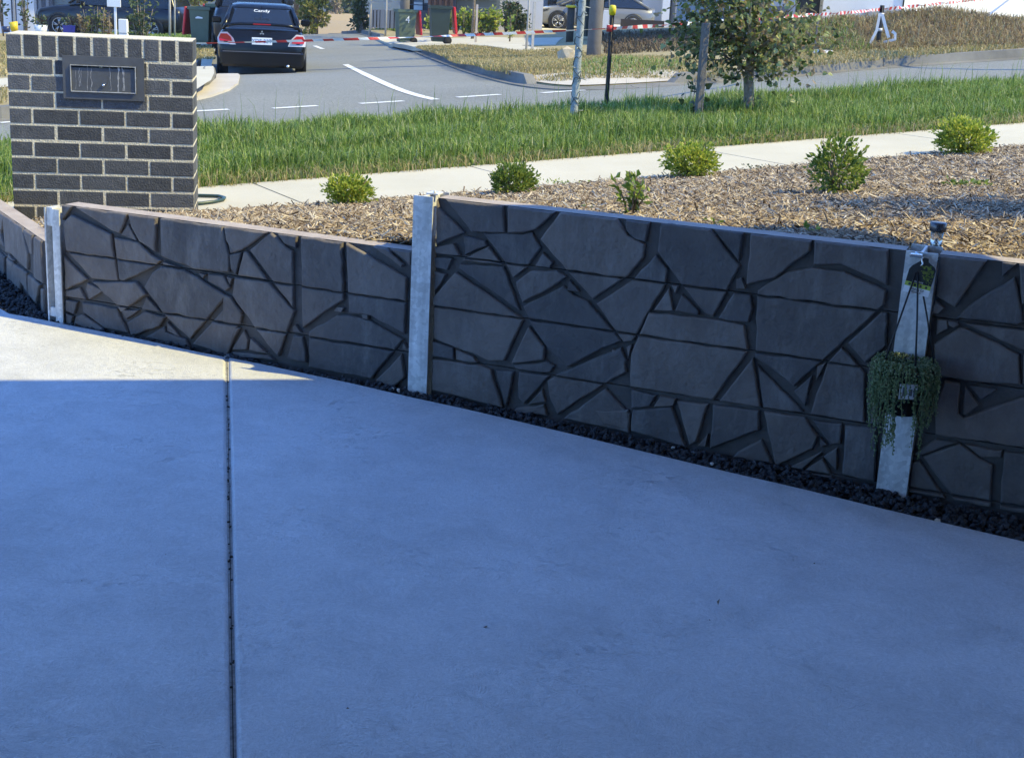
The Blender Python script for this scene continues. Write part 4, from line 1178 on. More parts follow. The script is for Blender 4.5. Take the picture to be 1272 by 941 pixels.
def shrub(px, py, w, h, label, m, n, leaf, name="shrub", stalky=0, group="young shrubs in the mulched bed"):
    p = on_surf(px, py, bed_z); t = thing(name, label, "shrub", p, random.uniform(0, 6), group)
    b = MB(); rs = random.Random(int(px))
    tips = []
    for k in range(9 if not stalky else stalky):
        a = rs.uniform(0, 2 * PI); r = rs.uniform(.3, .95) * w / 2; z = h * rs.uniform(.55, 1.0)
        mid = Vector((math.cos(a) * r * .45, math.sin(a) * r * .45, z * .5)); tip = Vector((math.cos(a) * r, math.sin(a) * r, z))
        b.tube([(0, 0, -.03), mid, tip], [.006, .004, .002], 5); tips.append((mid, tip))
    b.build("stem", M_BARK, t)
    if stalky:
        P_, D_ = [], []
        for mid, tip in tips:
            for q in range(n // stalky):
                f = rs.random(); pos = mid.lerp(tip, f) if rs.random() < .75 else Vector((0, 0, .02)).lerp(mid, rs.random())
                P_.append(pos[:]); D_.append((rs.gauss(0, .7), rs.gauss(0, .7), .5))
        P_, D_ = np.array(P_), np.array(D_)
    else:
        P_, D_ = ball(n, w / 2, w / 2, h * .52, .3); P_ = P_ + np.array([0, 0, h * .5]); D_ = D_ * np.array([1, 1, .8]) + np.array([0, 0, .5])
        k = P_[:, 2] > .005; P_, D_ = P_[k], D_[k]
    leaf_mesh("foliage", P_, D_, leaf, m, t)
    return t
shrub(433, 257, .265, .17, "round yellow-green shrub in the bark mulch nearest the brick letterbox", M_YELLEAF, 2400, .023)
shrub(637, 243, .275, .18, "round mid-green shrub on the mulch edge behind the middle galvanised post", M_BOXLEAF, 2400, .023)
shrub(783, 271, .20, .20, "sparse leafy young shrub just behind the middle of the retaining wall", M_BOXLEAF, 90, .045, stalky=7)
shrub(857, 222, .335, .22, "yellow-topped round shrub beside the footpath joint", M_YELLEAF, 2700, .026)
shrub(1036, 243, .25, .30, "tallest leafy shrub in the bed with a side shoot leaning right", M_BOXLEAF, 800, .034)
shrub(1064, 240, .20, .24, "broad-leaved side shoot growing at the right of the tallest shrub", M_BOXLEAF, 60, .055, stalky=4)
shrub(1195, 193, .39, .25, "round green shrub at the path edge farthest right in the bed", M_YELLEAF, 2900, .029)
def weed(px, py, w, label, fn=bed_z, n=40, leaf=.03, m=M_BOXLEAF):
    p = on_surf(px, py, fn); t = None
    a = RNG.uniform(0, 2 * PI, n); r = RNG.random(n) ** .6 * w / 2
    P_ = np.stack([np.cos(a) * r, np.sin(a) * r * .6, RNG.uniform(.004, .035, n)], -1); D_ = np.stack([np.cos(a), np.sin(a), np.full(n, .5)], -1)
    o = thing("weed", label, "weed", p, 0, "low weeds"); leaf_mesh("foliage", P_, D_, leaf, m, o)
weed(1205, 234, .26, "low green weed patch in the mulch by the shadow on the right", n=90)
weed(700, 231, .34, "straggly low weed on the mulch between two round shrubs", n=60, leaf=.022)
weed(955, 213, .36, "thin weed patch beside the path joint", n=70, leaf=.02, m=M_DKLEAF)
weed(885, 367 - 83, .05, "tiny green sprout behind the wall top", n=10)
weed(1003, 292, .06, "tiny green sprout in mulch at the wall top", n=12)
weed(735, 263, .06, "small green sprout beside the sparse young shrub", n=14, leaf=.025)
for px, py, lb in ((905, 179, "left one of two broad weeds at the grass edge below the stake"), (950, 176, "right one of two broad weeds at the grass edge below the street tree"), ):
    weed(px, py, .24, lb, near_z, n=45, leaf=.04)

# ------------------------------------------------------------------ street tree on the verge
def limb_tree(name, label, loc, limbs, trunk, leafm, leaf, n_leaf, group=None, cat="tree", bark=None, spread=.10, heart=True, rz=0, trunk_name="trunk", down=.5):
    t = thing(name, label, cat, loc, rz, group)
    b = MB(); b.tube(*trunk, n=9); tr_ = b.build(trunk_name, bark or M_BARK, t)
    b = MB(); P_, D_ = [], []
    rs = random.Random(sum(map(ord, name)) % 97 + int(loc[0] * 31))
    tot = sum(l[2] for l in limbs)
    for pts, r0, wgt in limbs:
        pts = [Vector(p) for p in pts]; k = len(pts)
        b.tube(pts, [r0 * (1 - .8 * i / (k - 1)) for i in range(k)], 6)
        for q in range(int(n_leaf * wgt / tot)):
            f = rs.random() ** .75 * (k - 1); i = min(k - 2, int(f)); p = pts[i].lerp(pts[i + 1], f - i)
            off = Vector((rs.gauss(0, 1), rs.gauss(0, 1), rs.gauss(0, .8))) * spread
            P_.append((p + off)[:]); D_.append((off.x / spread * .6, off.y / spread * .6, .1))
    b.build("branch", bark or M_BARK, tr_)
    leaf_mesh("foliage", np.array(P_), np.array(D_), leaf, leafm, t, heart=heart, down=down)
    return t
def fan(base, n, h0, h1, r0, r1, rs, z0=0, side=None):
    out = []
    for k in range(n):
        a = 2 * PI * k / n + rs.uniform(-.4, .4); h = rs.uniform(h0, h1); r = rs.uniform(r0, r1)
        st = Vector(base) + Vector((0, 0, rs.uniform(0, z0)))
        e = st + Vector((math.cos(a) * r, math.sin(a) * r, h))
        m1 = st.lerp(e, .35) + Vector((math.cos(a) * r * .12, math.sin(a) * r * .12, -h * .02)); m2 = st.lerp(e, .7) + Vector((rs.gauss(0, .03), rs.gauss(0, .03), 0))
        out.append(([st, m1, m2, e], .020, 1.0))
    return out
rs = random.Random(4)
TB = on_surf(927, 142, near_z)
limbs = fan((-.01, 0, .42), 6, .45, .95, .34, .62, rs, .12) + fan((0, 0, .62), 6, .7, 1.3, .3, .6, rs, .4)
limbs += [([(0, 0, .5), (-.25, 0, .75), (-.45, .02, .95), (-.62, .0, 1.15)], .015, 2.2), ([(0, 0, .48), (-.2, .0, .6), (-.42, .03, .75), (-.58, .0, .8)], .013, 2.0), ([(0, 0, .55), (-.2, .05, .8), (-.38, .0, 1.1), (-.5, .0, 1.35)], .014, 1.2), ([(0, 0, .45), (.2, 0, .62), (.42, .02, .7), (.58, .0, .68)], .014, 1.2)]
limbs += [([(0, 0, .42), (-.2, -.05, .48), (-.42, -.08, .47), (-.60, -.1, .42)], .013, .9), ([(0, 0, .38), (-.22, .05, .5), (-.5, .02, .62), (-.68, .0, .66)], .014, 1.3), ([(0, 0, .4), (.15, -.05, .48), (.3, -.08, .47), (.36, -.1, .42)], .012, 1.0)]
limb_tree("street_tree", "small leafy street tree with heart-shaped leaves and forked brown trunk on the near verge", TB, limbs, ([(0, 0, -.06), (.005, 0, .02), (.01, 0, .16), (-.01, 0, .32), (.0, 0, .6), (.02, 0, 1.05)], [.10, .068, .048, .046, .034, .018]), M_PEARLEAF, .047, 3700, spread=.12)
def stake(name, px, py, fn, top_py, w, m, label, cat="stake", group=None, round_=False, rz=.3):
    p = on_surf(px, py, fn); sc = F_PX / (p[1] * 1.0)
    h = (py - top_py) / sc * 1.02
    t = thing(name, label, cat, p, rz, group); b = MB()
    if round_: b.tube([(0, 0, -.1), (0, 0, h)], w / 2, 10)
    else: b.box((0, 0, h / 2 - .05), (w, w, h + .1), ch=w * .08)
    b.build("shaft", m, t); return t, h
stake("tree_stake", 867, 148, near_z, 36, .060, M_STAKE, "thick grey weathered timber stake left of the leafy street tree")
p = on_surf(868, 146, near_z)
P_ = np.array([(rs.gauss(-.05, .05), rs.gauss(-.05, .03), rs.uniform(.02, .3)) for k in range(26)]); o = thing("sucker_shoot", "leafy sucker shoot climbing from the grass beside the grey tree stake", "plant", p); leaf_mesh("foliage", P_, RNG.normal(size=(26, 3)), .055, M_DKLEAF, o, heart=True)
b = MB(); b.tube([(-.03, .0, -.03), (-.06, .02, .15), (-.05, .02, .3)], .005, 5); b.build("stem", M_BARK, o)
# the young tree with a pale wrapped trunk
WT = on_surf(713, 149, near_z)
M_WRAP = mat("trunk_wrap", (.22, .25, .24), rough=.6, col2=(.42, .44, .42), vscale=22, bump=.6, bscale=60)
M_TWINE = mat("dark_twine", (.06, .07, .07), rough=.8)
t = thing("wrapped_tree", "slim young tree with its trunk wrapped in pale tape and twine on the near verge", "tree", WT)
b = MB(); b.tube([(-.008, 0, -.06), (-.004, 0, .1), (0.002, 0, .5), (.01, 0, 1.0), (.0, 0, 1.7), (.0, 0, 2.4)], [.042, .035, .034, .033, .028, .012], 10)
tk = b.build("trunk", M_WRAP, t)
b = MB(); b2 = MB()
hel = [(.0375 * math.cos(a * 1.0), .0375 * math.sin(a), .05 + a / 40 * 1.15 + .02 * math.sin(a * 3.1)) for a in np.arange(0, 48, .5)]
b.tube(hel, .0035, 4)
hel = [(.0375 * math.cos(-a * 1.0 + 1), .0375 * math.sin(-a + 1), .08 + a / 33 * 1.2) for a in np.arange(0, 40, .5)]
b.tube(hel, .003, 4)
b.build("twine", M_TWINE, tk)
for k in range(26):
    z = rs.uniform(.05, 1.25); a = rs.uniform(0, 2 * PI); l = rs.uniform(.02, .07)
    b2 = MB(); b2.tube([(.03 * math.cos(a), .03 * math.sin(a), z), ((.03 + l) * math.cos(a), (.03 + l) * math.sin(a), z + rs.uniform(-.02, .03))], [.006, .003], 5)
    b2.build("twig_stub", M_WRAP, tk)
P_, D_ = ball(420, .45, .45, .7); P_ = P_ + np.array([0, 0, 2.35])
leaf_mesh("foliage", P_, D_, .07, M_PEARLEAF, t, heart=True)
# star pickets
M_BLACKPOST = mat("black_steel", (.018, .018, .020), rough=.5, metal=.3, var=.3, vscale=30)
M_YCAP = mat("yellow_plastic", (.70, .58, .02), rough=.4)
M_WHITETAPE = mat("white_tape", (.78, .76, .74), rough=.5, trans=.2)
M_REDTAPE = mat("red_tape", (.62, .06, .055), rough=.5, trans=.2)
def picket(px, py, fn, top_py, cap, label, loc=None, h=None, group="star pickets holding the barrier tape", r=.019):
    p = loc if loc is not None else on_surf(px, py, fn)
    if h is None: h = (py - top_py) / (F_PX / p[1]) * 1.02
    t = thing("star_picket", label, "post", p, .4, group); b = MB()
    for k in range(3):
        a = 2 * PI * k / 3
        b.box((math.cos(a) * r * .55, math.sin(a) * r * .55, h / 2 - .1), (r * 1.1, .006, h + .2), a)
    b.tube([(0, 0, -.2), (0, 0, h)], r * .45, 6)
    b.build("steel_post", M_BLACKPOST, t)
    if cap:
        b = MB(); b.lathe([(.0, h - .075), (.030, h - .075), (.034, h - .02), (.030, h + .008), (.016, h + .016), (0, h + .016)], n=14)
        b.build("safety_cap", M_YCAP, t)
    return p, h
KP, kh = picket(752.5, 139, near_z, 17, True, "black star picket with a yellow safety cap standing in the near verge grass")
b = MB()
LP_, lh = picket(0, 0, near_z, 0, True, "star picket hidden behind the brick letterbox holding the tape end", loc=np.array([-2.95, 11.75, near_z(-2.95, 11.75)]), h=.74)
FP, fh = picket(1090, 61, block_z, 11, False, "black picket with white tape tails in front of the brown weed mound", r=.035)
def tape(pts, w0, w1, label, step=.045, stripe=.10, sag=.03, twist=(2.2, 1.0)):
    """red and white barrier tape, twisted along its length"""
    t = MB(); A_ = [Vector(p) for p in pts]; acc = 0; vs = []; mi = []; 
    for q in range(len(A_) - 1):
        a, b_ = A_[q], A_[q + 1]; L_ = (b_ - a).length; n = max(2, int(L_ / step))
        for i in range(n + (1 if q == len(A_) - 2 else 0)):
            f = i / n; p = a.lerp(b_, f); p.z -= sag * L_ / 8 * 4 * f * (1 - f)
            s_ = acc + L_ * f; d = (b_ - a).normalized(); up = Vector((0, 0, 1)); sd = d.cross(up).normalized()
            tw = twist[1] * math.sin(s_ * twist[0]) + .5 * math.sin(s_ * 5.3)
            w = (w0 + (w1 - w0) * (q + f) / (len(A_) - 1)) / 2
            o = (up * math.cos(tw) + sd * math.sin(tw)) * w
            sl_ = d * (w * .9)
            vs.append(p + o - sl_); vs.append(p - o + sl_); mi.append(int(s_ / stripe) % 2)
        acc += L_
    n = len(vs) // 2
    for i in range(n - 1):
        # slanted stripe: split cells by colour
        t.add([vs[2 * i], vs[2 * i + 1], vs[2 * i + 3], vs[2 * i + 2]], [(0, 1, 2, 3)], mi[i])
    o = t.build("barrier_tape", [M_REDTAPE, M_WHITETAPE])
    return tag(o, label, "barrier tape")
kz = Vector(at_y(757, 35.5, KP[1]))
tape([at_y(222, 54.5, 11.75), kz], .020, .026, "long red and white barrier tape stretched across the road mouth to the yellow-capped picket")
tape([kz, at_y(850, 29.5, KP[1] + 1.9), at_y(1000, 19, 18.2), at_y(1092, 12, FP[1] - .05)], .034, .046, "red and white barrier tape running right from the yellow-capped picket to the far picket", sag=.012, twist=(1.1, .7), stripe=.14)
tape([at_y(1092, 12, FP[1] - .05), at_y(1180, 3.5, 30), at_y(1300, -8, 46)], .06, .05, "thin far end of barrier tape running on past the weed mound", sag=.0, stripe=.2)
# tails of white tape on the far picket
def ribbon(name, pts, w, m, label, cat):
    b = MB(); pts = [Vector(p) for p in pts]; vs = []
    for i, p in enumerate(pts):
        d = (pts[min(i + 1, len(pts) - 1)] - pts[max(0, i - 1)]).normalized(); s_ = d.cross(Vector((0, 1, .2))).normalized() * w / 2
        vs += [p + s_, p - s_]
    b.add(vs, [(2 * i, 2 * i + 1, 2 * i + 3, 2 * i + 2) for i in range(len(pts) - 1)])
    return tag(b.build(name, m), label, cat)
y = FP[1] - .06
ribbon("tape_tail", [at_y(*q, y) for q in ((1093, 17), (1089, 38), (1083, 50), (1078, 58), (1072, 59.5))], .045, M_WHITETAPE, "white tape tail hanging left of the far black picket to the ground", "tape")
ribbon("tape_tail", [at_y(*q, y - .1) for q in ((1096, 18), (1100, 34), (1104, 47), (1103.5, 46))], .05, M_WHITETAPE, "white tape tail hanging straight down right of the far black picket", "tape")
ribbon("tape_tail", [at_y(*q, y - .2) for q in ((1097, 53), (1105, 51), (1112, 49), (1112, 42), (1108, 39))], .045, M_WHITETAPE, "loose white tape end curling up right of the far black picket", "tape")
for z, wh in ((.52, "upper"), (.28, "lower")):
    b = MB(); b.tube([(0, 0, z), (0, 0, z + .05)], .042, 10); o = b.build("tape_band", M_WHITETAPE); o.location = FP
    tag(o, wh + " of two white tape bands wound round the far black picket", "tape", "tape bands on the far picket")
b = MB(); b.tube([kz + Vector((0, 0, -.03)), kz + Vector((0, 0, .03))], .028, 10); tag(b.build("tape_knot", M_REDTAPE), "red tape knot tied round the yellow-capped picket", "tape")

# ------------------------------------------------------------------ hanging pot on the right-hand post
def on_wall(px, py, off, pan=PR):
    A2 = pan.A + pan.n * off; r = ray(px, py); k = (A2 @ pan.n) / (r[:2] @ pan.n); return CAM + r * k
pc = on_wall(1124, 459, .13)
M_BLKPL = mat("black_plastic", (.012, .012, .014), rough=.45)
M_PEARL = mat("pearl_leaf", (.09, .14, .05), rough=.4, island=[(.08, .13, .05), (.14, .20, .08), (.22, .28, .12), (.11, .16, .06), (.32, .34, .18)], trans=.15)
pot = thing("hanging_pot", "black hanging pot of trailing string-of-pearls plant on the right-hand galvanised post", "hanging plant", pc)
b = MB(); b.lathe([(0, -.14), (.068, -.14), (.09, .0), (.098, .0), (.098, .012), (.088, .012), (.084, -.01), (0, -.01)], n=24)
b.build("pot", M_BLKPL, pot)
hook = Vector(on_wall(1141, 327, .05)) - Vector(pc)
b = MB()
for a in (205, 275, 345):
    e = Vector((.094 * math.cos(math.radians(a)), .094 * math.sin(math.radians(a)), .008))
    b.tube([hook + Vector((0, 0, -.012)), hook.lerp(e, .5) + Vector((0, -.004, 0)), e], .0032, 5)
b.build("hanger_strap", M_BLKPL, pot)
b = MB(); b.tube([hook + Vector((.0, 0, -.014)), hook + Vector((.012, -.01, .0)), hook + Vector((.008, .0, .018)), hook + Vector((-.004, .03, .03)), hook + Vector((-.002, .06, .026))], .0035, 6)
b.box(hook + Vector((-.004, .02, .024)), (.04, .05, .010), PM and -.35, ch=.002)
b.build("hook", M_CHROME, pot)
P_ = []; stems = MB(); rs = random.Random(77)
for k in range(104):
    a = rs.uniform(0, 2 * PI) if k > 36 else rs.uniform(PI * 1.02, PI * 1.98); r = rs.uniform(.094, .108)
    ln = rs.uniform(.07, .21) + (.11 * rs.random() ** 2 if math.cos(a) * .5 < .3 else 0)
    if math.sin(a) > .3: ln *= .7
    if abs(a - 4.62) < .30 and rs.random() < .5: ln = .035
    x, y, z = .05 * math.cos(a), .05 * math.sin(a), .012 + rs.uniform(0, .01)
    pts = [(x, y, z), (r * .85 * math.cos(a), r * .85 * math.sin(a), .03 + rs.uniform(-.004, .01)), (r * 1.05 * math.cos(a), r * 1.05 * math.sin(a), .012)]
    n = int(ln / .016); cx_, cy_ = pts[-1][0], pts[-1][1]
    for i in range(1, n + 1):
        cx_ += rs.gauss(0, .0022) - (.0004 * cx_ / .1); cy_ += rs.gauss(0, .0018)
        if cy_ > .09: cy_ = .09
        pts.append((cx_, cy_, .012 - i * .016))
    stems.tube(pts, .0011, 4, cap=False)
    for p, q in zip(pts[:-1], pts[1:]):
        L_ = math.dist(p, q); m_ = max(1, int(L_ / .0075))
        for i in range(m_):
            f = (i + rs.random() * .6) / m_
            P_.append([p[j] + (q[j] - p[j]) * f + rs.gauss(0, .0032) for j in range(3)])
for k in range(420):
    a = rs.uniform(0, 2 * PI); r = .1 * math.sqrt(rs.random()); P_.append([r * math.cos(a), r * math.sin(a), .012 + rs.uniform(.0, .022)])
P_ = np.array(P_)
stems.build("trailing_stem", M_PEARL, pot)
pb = pebbles("foliage", P_[:, 0], P_[:, 1], P_[:, 2], .0030, .0046, M_PEARL, pot); pb['kind'] = 'stuff'
b = MB(); b.box((-.008, -.095, -.048), (.058, .003, .05), .05); lb = b.build("pot_label", mat("white_label", (.74, .75, .78), rough=.5), pot)
for px_, w_, h_, z_ in ((-.02, .012, .03, -.048), (.0, .010, .022, -.05), (.012, .006, .03, -.05)):
    b = MB(); b.box((px_, -.0972, z_), (w_, .001, h_)); b.build("print", mat("grey_print", (.14, .14, .16), rough=.6), lb)
# the care tag: rounded card with a printed plant, a green band and white foot
tc = Vector(on_wall(1143, 345, .065))
TG = thing("plant_tag", "black green and white plant care tag with printed succulent hanging on the strap hook", "tag", tc, math.atan2(PR.d[1], PR.d[0]) + (PI if PR.d[0] < 0 else 0))
TW, TH = .083, .118
def card(pts, m, name, y, par):
    b = MB(); b.prism([(p[0], y, p[1]) for p in pts], (0, 1, 0), 0, .0008)
    return b.build(name, m, par)
Mt = Matrix.Rotation(math.radians(-9), 4, 'Y'); TG.rotation_euler = (math.radians(-15), math.radians(8), TG.rotation_euler[2])
body = [(-TW / 2, -.02), (TW / 2, -.02), (TW / 2, .035), (TW / 2 - .008, .044), (.012, .055), (.009, .066), (-.006, .067), (-.012, .056), (-TW / 2 + .006, .032), (-TW / 2, .02)]
crd = card(body, mat("tag_black", (.02, .021, .022), rough=.5), "card", 0, TG)
card([(-TW / 2, -.034), (TW / 2, -.034), (TW / 2, -.0195), (-TW / 2, -.0195)], mat("tag_green", (.42, .52, .08), rough=.5), "green_band", -.0006, TG)
card([(-TW / 2, -.055), (TW / 2, -.055), (TW / 2, -.0335), (-TW / 2, -.0335)], mat("tag_white", (.90, .90, .90), rough=.35), "white_band", -.0008, TG)
MX = Matrix.Rotation(PI / 2, 4, 'X')
lettering("print", "STRING OF", .0095, M_TWINE, Matrix.Translation((0, -.0012, -.0405)) @ MX, TG)
lettering("print", "PEARLS", .0095, M_TWINE, Matrix.Translation((0, -.0012, -.0495)) @ MX, TG)
lettering("print", "succulent", .0095, mat("tag_white", (.7, .7, .7)), Matrix.Translation((-.004, -.0012, -.0145)) @ MX, TG)
P_ = np.array([(rs.uniform(.0, .038), -.001, rs.uniform(-.012, .04)) for k in range(90)]); P_ = P_[(P_[:, 2] > .04 - P_[:, 0] * 1.6 - .02)]
lf = leaf_mesh("printed_plant", P_, np.array([(rs.gauss(0, .5), 0, rs.gauss(0, .8)) for k in range(len(P_))]), .011, M_BOXLEAF, TG, jit=.1)
lf.scale = (1, .12, 1); lf.location = (0, -.0012, 0)
b = MB()
for k in range(4): b.lathe([(.0, 0), (.0042, 0), (.0042, .0006), (0, .0006)], (-.027 + k * .018, -.0006, -.0268), 10, M=MX)
b.build("symbol", M_TWINE, TG)
# ------------------------------------------------------------------ solar light behind the wall
sp = np.array(on_wall(1163, 300, -.19)); sp[2] = bed_z(sp[0], sp[1])
SL = thing("solar_light", "small solar garden light with steel cap and clear lens stuck in mulch behind the wall", "garden light", sp)
zt = at_y(1163, 276, sp[1])[2] - sp[2]
b = MB(); b.lathe([(0, zt - .03), (.0265, zt - .03), (.028, zt - .026), (.028, zt - .004), (.025, zt), (0, zt)], n=20); b.build("cap", mat("dark_steel", (.10, .10, .11), rough=.3, metal=.8), SL)
b = MB(); b.lathe([(.0, zt - .082), (.019, zt - .082), (.022, zt - .03), (0, zt - .03)], n=18)
gm = mat("clear_plastic", (.85, .80, .70), rough=.08); _N, _L, _p = nodes_of(gm); _p.inputs['Transmission Weight'].default_value = .85
b.build("lens", gm, SL)
b = MB(); b.lathe([(0, -.12), (.004, -.12), (.009, zt - .12), (.016, zt - .085), (.016, zt - .0805), (0, zt - .0805)], n=12); b.lathe([(0, zt - .079), (.010, zt - .079), (.003, zt - .055), (0, zt - .055)], n=10)
b.build("spike", M_CHROME, SL)
# garden hose by the letterbox
hp = [on_surf(px, py, near_z) + np.array([0, 0, .012]) for px, py in ((225, 257), (250, 255), (266, 253), (277, 250.5), (279, 248), (272, 246), (255, 245.5), (238, 245), (215, 246))]
hs_ = []
for i in range(len(hp) - 1):
    for f in (0, .33, .66): hs_.append(hp[i] + (hp[i + 1] - hp[i]) * f)
b = MB(); b.tube(hs_, .010, 8); tag(b.build("garden_hose", mat("hose_green", (.03, .06, .045), rough=.4)), "dark green garden hose loop lying on the footpath beside the letterbox", "hose")
# a few fallen leaves on the drive
for px, py, s_ in ((600, 779, .008), (892, 752, .010), (880, 770, .006), (430, 880, .006), (100, 722, .006), (1010, 700, .005), (205, 690, .005), (150, 418, .008)):
    p = on_surf(px, py, drive_z); o = leaf_mesh("fallen_leaf", [(0, 0, .002)], [(1, 0, .05)], s_ * 1.6, M_BARK, None, jit=.6); o.location = p
    tag(o, "tiny dry leaf scrap lying on the shaded concrete drive", "leaf", "leaf scraps on the driveway")
# ------------------------------------------------------------------ the garage the photo is taken from
M_RENDER = mat("white_render", (.80, .80, .80), rough=.9, var=.04, vscale=3)
G_ = thing("garage", "open garage with a wide flat roof above the driveway, behind the viewer", "garage", (0, 0, 0), .245)
gl = lambda x, y: (x * math.cos(.245) - y * math.sin(.245), x * math.sin(.245) + y * math.cos(.245))
# in the garage's own axes: eave line at GY, right end at GX
GY, GX, GH = 4.12, 4.37, 2.80
b = MB(); b.box(((GX - 3.4) / 2, (GY + 3.055) / 2, GH + .12), (GX + 3.4, GY - 3.055, .24)); b.build("porch_roof", M_RENDER, G_)
b = MB(); b.box((3.0, -.975, GH + .12), (12.8, 8.05, .24)); b.build("roof", M_RENDER, G_)
b = MB(); b.box((3.6, GY - 5.0, 1.34), (.2, 5.6, 2.92)); b.build("wall", M_RENDER, G_)
b = MB(); b.box((-3.3, -1.7, 1.34), (.2, 3.6, 2.92)); b.build("wall", M_RENDER, G_)
b = MB(); b.box((.15, GY - 7.8, 1.34), (7.1, .2, 2.92)); b.build("wall", M_RENDER, G_)
b = MB(); b.box((6.4, GY - 2.4, 1.34), (5.3, .2, 2.92)); b.build("wall", M_RENDER, G_)
# ------------------------------------------------------------------ wheelie bins
M_BIN = mat("bin_green", (.085, .12, .085), rough=.55, var=.15, vscale=4)
M_BINDK = mat("bin_dark_green", (.022, .038, .03), rough=.55, var=.2, vscale=4)
M_REDLID = mat("bin_red", (.58, .02, .03), rough=.4)
M_YELLID = mat("bin_yellow", (.70, .50, .02), rough=.4)
M_TYRE = mat("tyre", (.014, .014, .015), rough=.85)
M_WHITE = mat("white_print", (.78, .78, .76), rough=.6)
def bin_(loc, rz, label, m, lidm, lid_open=True, number=None, mark=False, flip=False):
    """wheelie bin; local +Y is the back with handle and wheels, -Y the front"""
    t = thing("wheelie_bin", label, "bin", loc, rz, "wheelie bins put out along the street")
    b = MB(); H = .93
    def ringp(w, d, z, y0=0): return [(-w / 2, -d / 2 + y0, z), (w / 2, -d / 2 + y0, z), (w / 2, d / 2 + y0, z), (-w / 2, d / 2 + y0, z)]
    rings = [ringp(.36, .36, .06), ringp(.37, .40, .2), ringp(.46, .50, H - .08), ringp(.52, .56, H - .07), ringp(.52, .56, H), ringp(.47, .50, H), ringp(.40, .42, .15)]
    vs = [p for r in rings for p in r]; fs = [(3, 2, 1, 0)]
    for k in range(len(rings) - 1):
        for i in range(4):
            j = (i + 1) % 4; fs.append((k * 4 + i, k * 4 + j, k * 4 + 4 + j, k * 4 + 4 + i))
    fs.append(tuple(24 + i for i in range(4)))
    b.add(vs, fs)
    for s_ in (-.24, .24): b.box((s_ * .72, .0, .5), (.012, .34, .5))
    b.build("tub", m, t)
    b = MB(); b.tube([(-.2, .33, H - .03), (.2, .33, H - .03)], .017, 8); b.box((-.19, .3, H - .03), (.03, .08, .04)); b.box((.19, .3, H - .03), (.03, .08, .04)); b.build("handle", m, t)
    for s_ in (-1, 1):
        b = MB(); b.lathe([(0, -.03), (.085, -.03), (.1, -.02), (.1, .02), (.085, .03), (0, .03)], (s_ * .2, .2, .10), 16, M=Matrix.Rotation(PI / 2, 4, 'Y')); b.build("wheel", M_TYRE, t)
    b = MB()
    if lid_open:
        b.box((0, .37, H - .34), (.50, .06, .66), ch=.015, M=Matrix.Rotation(math.radians(6), 4, 'X')); b.tube([(-.1, .40, H - .57), (.1, .40, H - .57)], .018, 6)
    else:
        b.box((0, 0, H + .03), (.55, .60, .05), ch=.02); b.tube([(-.1, -.31, H + .02), (.1, -.31, H + .02)], .016, 6)
    b.build("lid", lidm, t)
    if number:
        lettering("number", number, .22, M_WHITE, Matrix.Translation((0, -.232, .62)) @ Matrix.Rotation(PI / 2 - .07, 4, 'X'), t)
    if mark:
        b = MB(); b.add([(-.08, -.238, .74), (-.02, -.24, .765), (.08, -.238, .745), (.08, -.237, .725), (-.08, -.236, .72)], [(0, 1, 2, 3, 4)]); b.build("print", M_WHITE, t)
    return t
def on_block(px, py, y): p = at_y(px, py, y); p[2] = block_z(p[0], p[1]) + .012; return p
bin_(on_block(252, 58, 35), math.radians(82), "green wheelie bin with red lid hanging open on straw left of the black car", M_BIN, M_REDLID, mark=False)
bin_(on_block(269, 42, 47), math.radians(80), "farther green bin with red lid left of the black car roof", M_BIN, M_REDLID)
bin_(on_block(503, 48.5, 40), math.radians(-70), "pale green wheelie bin bearing a white number 4 with red lid hanging open", M_BIN, M_REDLID)
bin_(on_block(545, 57, 36.5), math.radians(-80), "dark green wheelie bin with red lid at the kerb corner of the crossing", M_BINDK, M_REDLID)
bin_(on_block(730, 60, 34), math.radians(-60), "dark wheelie bin half hidden behind the brown power pole", M_BINDK, M_BINDK, lid_open=False)
def print_on(tname, px, py, y, body, size):
    me = text_mesh(body, size, .002); return me
for o in [q for q in bpy.data.objects if q.name.startswith("wheelie_bin")]:
    pass
# the numeral and the makers mark face the viewer, on the bin sides
def side_mark(bin_index, kind):
    bins = sorted([q for q in bpy.data.objects if q.name.split('.')[0] == "wheelie_bin"], key=lambda q: q.name)
    t = bins[bin_index]; s = 1 if kind == 'mark' else -1
    a = t.rotation_euler[2]
    # local direction to the viewer
    d = Vector((-t.location.x, -t.location.y, 0)).normalized(); l = Matrix.Rotation(-a, 3, 'Z') @ d
    sx = 1 if l.x > 0 else -1
    M = Matrix.Translation((sx * .2335, 0, .66)) @ Matrix.Rotation(sx * PI / 2, 4, 'Z') @ Matrix.Rotation(PI / 2, 4, 'X')
    M = Matrix.Translation((sx * .006, 0, 0)) @ M
    if kind == 'mark':
        b = MB(); b.add([M @ Vector(p) for p in ((-.09, .02, 0), (-.03, .05, 0), (.09, .028, 0), (.09, .0, 0), (-.09, -.005, 0))], [(0, 1, 2, 3, 4)]); b.build("print", M_WHITE, t)
    else: lettering("number", kind, .26, M_WHITE, M, t)
side_mark(0, 'mark'); side_mark(2, '4')

